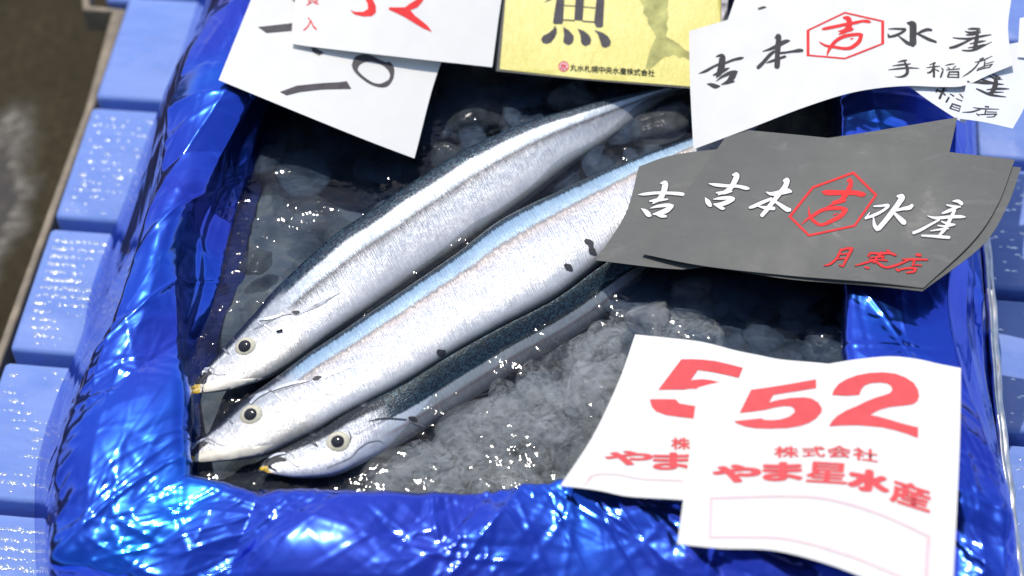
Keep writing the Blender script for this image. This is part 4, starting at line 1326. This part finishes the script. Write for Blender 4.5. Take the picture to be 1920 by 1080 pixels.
e1_, b1 = extrude_fish('top saury with dark blue back edge, head against the left film wall', 
    [(356, 733), (372, 708), (391, 685), (422, 652), (452, 618), (480, 588), (510, 552), (555, 508), (600, 467), (640, 434), (700, 396), (750, 360), (810, 322), (873, 283), (973, 237), (1073, 206), (1173, 180), (1270, 160), (1340, 146)],
    [(357, 738), (395, 736), (432, 730), (483, 715), (513, 703), (554, 678), (620, 630), (700, 577), (800, 508), (900, 440), (1000, 366), (1073, 308), (1140, 264), (1223, 202), (1275, 176), (1345, 158)],
    0.004, -0.005, 0.30, f1m, 0.0085)
e2_, b2 = extrude_fish('middle saury with pale blue band and black belly spots, its tail under the cards',
    [(346, 861), (371, 830), (395, 808), (418, 790), (452, 757), (503, 720), (534, 698), (580, 664), (640, 625), (740, 558), (853, 481), (940, 416), (1057, 358), (1173, 306), (1290, 262), (1420, 215)],
    [(346, 867), (381, 866), (432, 863), (493, 853), (534, 836), (595, 807), (650, 776), (757, 720), (853, 661), (940, 613), (1040, 560), (1123, 495), (1200, 430), (1300, 345), (1420, 240)],
    0.005, 0.003, 0.30, f2m, 0.0085)
e3_, b3 = extrude_fish('lowest saury lying back up with scaly black back, half sunk in the ice',
    [(486, 879), (495, 864), (526, 843), (560, 826), (603, 806), (657, 772), (757, 722), (853, 663), (940, 615), (1040, 563), (1123, 503), (1200, 455), (1280, 410)],
    [(486, 884), (512, 889), (553, 895), (603, 894), (640, 886), (690, 862), (750, 832), (830, 783), (900, 738), (973, 690), (1107, 610), (1223, 520), (1290, 450)],
    0.004, -0.012, 0.34, f3m, 0.0088)


def eye(e, bv, px, py, r, rp):
    p, n = cast(bv, px, py)
    if n.dot(Vector(CAM) - p) < 0: n = -n
    n = (n + Vector((0, -0.25, 0.3))).normalized()
    t1 = n.orthogonal().normalized(); t2 = n.cross(t1)
    def dome(name, R, hh, sink, mat, par, off):
        V, rings, seg_ = [], 8, 32
        for i in range(rings + 1):
            a = i / rings * math.pi / 2
            for j in range(seg_):
                b = 2 * math.pi * j / seg_
                q = p + n * (sink + hh * math.cos(a)) + (t1 * math.cos(b) + t2 * math.sin(b)) * R * math.sin(a)
                V.append(q)
        o = link(name, [tuple(q) for q in V], gridfaces(rings + 1, seg_, wrap_m=True), mat, None)
        o.parent = par
        for vv in o.data.vertices: vv.co -= Vector(off)
        return o
    eo = dome('eye', r, r * 0.42, -r * 0.08, M['iris'], e, tuple(e.location))
    dome('pupil', rp, rp * 0.34, r * 0.245, M['pupil'], eo, tuple(e.location))


eye(e1_, b1, 460, 651, 0.0061, 0.0036)
eye(e2_, b2, 471, 779, 0.0064, 0.0036)
eye(e3_, b3, 634, 830, 0.0065, 0.0036)
q1 = lambda pl: [np.array([(a / 4.909 + 330, b / 4.909 + 540) for a, b in p]) for p in pl]
s1 = lambda st: Z(330, 540, 4.909, st)
ink('lower_jaw', q1([[(215, 905), (320, 858), (520, 840), (760, 828), (880, 806), (740, 860), (500, 928), (258, 958)]]), b1, M['cream'], e1_, 0.00015, 5)
ink('snout', q1([[(150, 880), (190, 820), (240, 775), (300, 752), (335, 790), (280, 815), (225, 862), (190, 900)]]), b1, M['mark'], e1_, 0.0003, 5)
ink('upper_jaw', s1([[(135, 870, 6), (180, 805, 18), (250, 755, 26), (310, 742, 12)]]), b1, M['pearl'], e1_, 0.0006, 5)
ink('mouth_line', s1([[(335, 790, 8), (400, 800, 6), (480, 790, 4)], [(300, 730, 4), (345, 745, 12), (350, 800, 4)]]), b1, M['soft_mark'], e1_, 0.0003, 5)
ink('gill_edge', s1([[(780, 340, 8), (760, 300, 18), (850, 285, 26), (940, 262, 20), (990, 240, 8)], [(820, 345, 14), (900, 410, 10), (950, 490, 4)]]), b1, M['pearl'], e1_, 0.0006, 5)
ink('head_line', s1([[(715, 380, 4), (790, 350, 6), (950, 262, 6), (1060, 240, 8)], [(985, 380, 6), (995, 410, 16), (1005, 432, 6)], [(430, 555, 6), (470, 590, 26), (490, 608, 8)]]), b1, M['soft_mark'], e1_, 0.0005, 5)
ink('pectoral_fin', s1([[(1060, 228, 20), (1110, 228, 56), (1140, 225, 30), (1300, 160, 34), (1420, 95, 16), (1505, 45, 4)]]), b1, M['fin'], e1_, 0.0003, 6)
ink('fin_root', s1([[(1072, 225, 16), (1105, 230, 38), (1135, 225, 14)]]), b1, M['mark'], e1_, 0.0005, 6)
ink('jaw_tip', q1([[(118, 942), (150, 912), (190, 892), (228, 888), (226, 935), (208, 968), (150, 970)]]), b1, M['jaw'], e1_, 0.0004, 4)
q2 = lambda pl: [np.array([(a / 4.909 + 330, b / 4.909 + 700) for a, b in p]) for p in pl]
s2 = lambda st: Z(330, 700, 4.909, st)
ink('jaw_tip', q2([[(70, 800), (100, 778), (140, 765), (175, 770), (165, 800), (140, 832), (85, 832)]]), b2, M['jaw'], e2_, 0.0004, 4)
ink('lower_jaw', q2([[(170, 772), (230, 722), (300, 700), (470, 695), (700, 678), (900, 650), (800, 742), (500, 790), (255, 812), (165, 812)]]), b2, M['cream'], e2_, 0.00015, 5)
ink('snout', q2([[(100, 780), (140, 715), (200, 655), (260, 625), (300, 640), (240, 685), (190, 740), (160, 780)]]), b2, M['mark'], e2_, 0.0003, 5)
ink('upper_jaw', s2([[(110, 740, 4), (170, 670, 12), (230, 625, 18), (275, 605, 8)]]), b2, M['pearl'], e2_, 0.0006, 5)
ink('mouth_line', s2([[(270, 600, 5), (330, 612, 9), (380, 650, 7), (450, 665, 4)], [(300, 640, 4), (360, 660, 6)]]), b2, M['soft_mark'], e2_, 0.0003, 5)
ink('gill_edge', s2([[(690, 275, 26), (760, 210, 30), (850, 170, 16)], [(890, 160, 14), (960, 130, 26), (1080, 95, 22), (1200, 75, 10)], [(920, 190, 14), (990, 260, 10), (1050, 330, 4)]]), b2, M['pearl'], e2_, 0.0006, 5)
ink('head_line', s2([[(680, 230, 4), (790, 175, 12), (870, 160, 14), (910, 180, 6)], [(910, 180, 4), (1060, 125, 5), (1250, 60, 6)], [(480, 420, 6), (510, 450, 16), (525, 462, 4)]]), b2, M['soft_mark'], e2_, 0.0005, 5)
ink('gill_sheen', s2([[(1290, 110, 20), (1370, 160, 46), (1430, 190, 18)]]), b2, plain('greenish_gill_sheen', (0.62, 0.76, 0.68), 0.3, 0.3, 200, 0.1), e2_, 0.0005, 5)
s3c = lambda st: Z(330, 560, 3.0, st)
ink('pectoral_fin', s3c([[(770, 452, 10), (800, 445, 34), (860, 422, 30), (950, 390, 20), (1025, 362, 4)]]), b2, M['fin'], e2_, 0.0003, 6)
ink('fin_root', s3c([[(770, 454, 8), (795, 448, 24), (818, 442, 8)]]), b2, M['mark'], e2_, 0.0005, 6)
c5 = lambda st: Z(640, 360, 3.0, st)
ink('spot', c5([[(1375, 275, 26), (1400, 290, 36), (1405, 310, 26), (1412, 335, 40), (1430, 352, 16)]]), b2, M['mark'], e2_, 0.0003, 5)
ink('spot', c5([[(1260, 412, 22), (1278, 425, 38), (1295, 440, 20)]]), b2, M['mark'], e2_, 0.0003, 5)
ink('spot', c5([[(545, 898, 28), (562, 907, 42), (580, 898, 22)]]), b2, M['mark'], e2_, 0.0003, 5)
ink('jaw_tip', [np.array([(a / 4.8 + 470, b / 4.8 + 740) for a, b in [(60, 678), (95, 655), (145, 645), (165, 660), (150, 700), (110, 712), (75, 700)]])], b3, M['jaw'], e3_, 0.0005, 4)
s3 = lambda st: Z(470, 740, 4.8, st)
ink('snout', [np.array([(a / 4.8 + 470, b / 4.8 + 740) for a, b in [(110, 600), (170, 565), (250, 560), (310, 570), (330, 600), (260, 600), (190, 625), (150, 655), (120, 640)]])], b3, M['mark'], e3_, 0.0003, 5)
ink('upper_jaw', s3([[(170, 575, 8), (230, 545, 20), (310, 530, 16)]]), b3, M['pearl'], e3_, 0.0007, 5)
ink('mouth_line', s3([[(310, 570, 5), (360, 605, 10), (410, 640, 9), (450, 640, 4)], [(345, 510, 4), (380, 550, 10), (400, 570, 4)]]), b3, M['soft_mark'], e3_, 0.0004, 5)
ink('gill_edge', s3([[(690, 655, 6), (800, 610, 8), (900, 565, 10), (960, 500, 10), (1050, 435, 9), (1150, 415, 7), (1200, 440, 5)]]), b3, M['soft_mark'], e3_, 0.0004, 5)
ink('head_line', s3([[(560, 440, 8), (590, 455, 20), (605, 470, 6)], [(1060, 240, 6), (1200, 215, 10), (1400, 225, 10)], [(880, 330, 6), (900, 380, 12), (895, 430, 6)]]), b3, M['mark'], e3_, 0.0005, 5)
ink('fin_root', s3([[(1420, 210, 20), (1460, 220, 44), (1490, 235, 16)]]), b3, M['mark'], e3_, 0.0008, 5)
ink('pectoral_fin', s3([[(1440, 240, 20), (1540, 280, 16), (1680, 335, 10), (1830, 378, 4)]]), b3, M['fin'], e3_, 0.0004, 5)
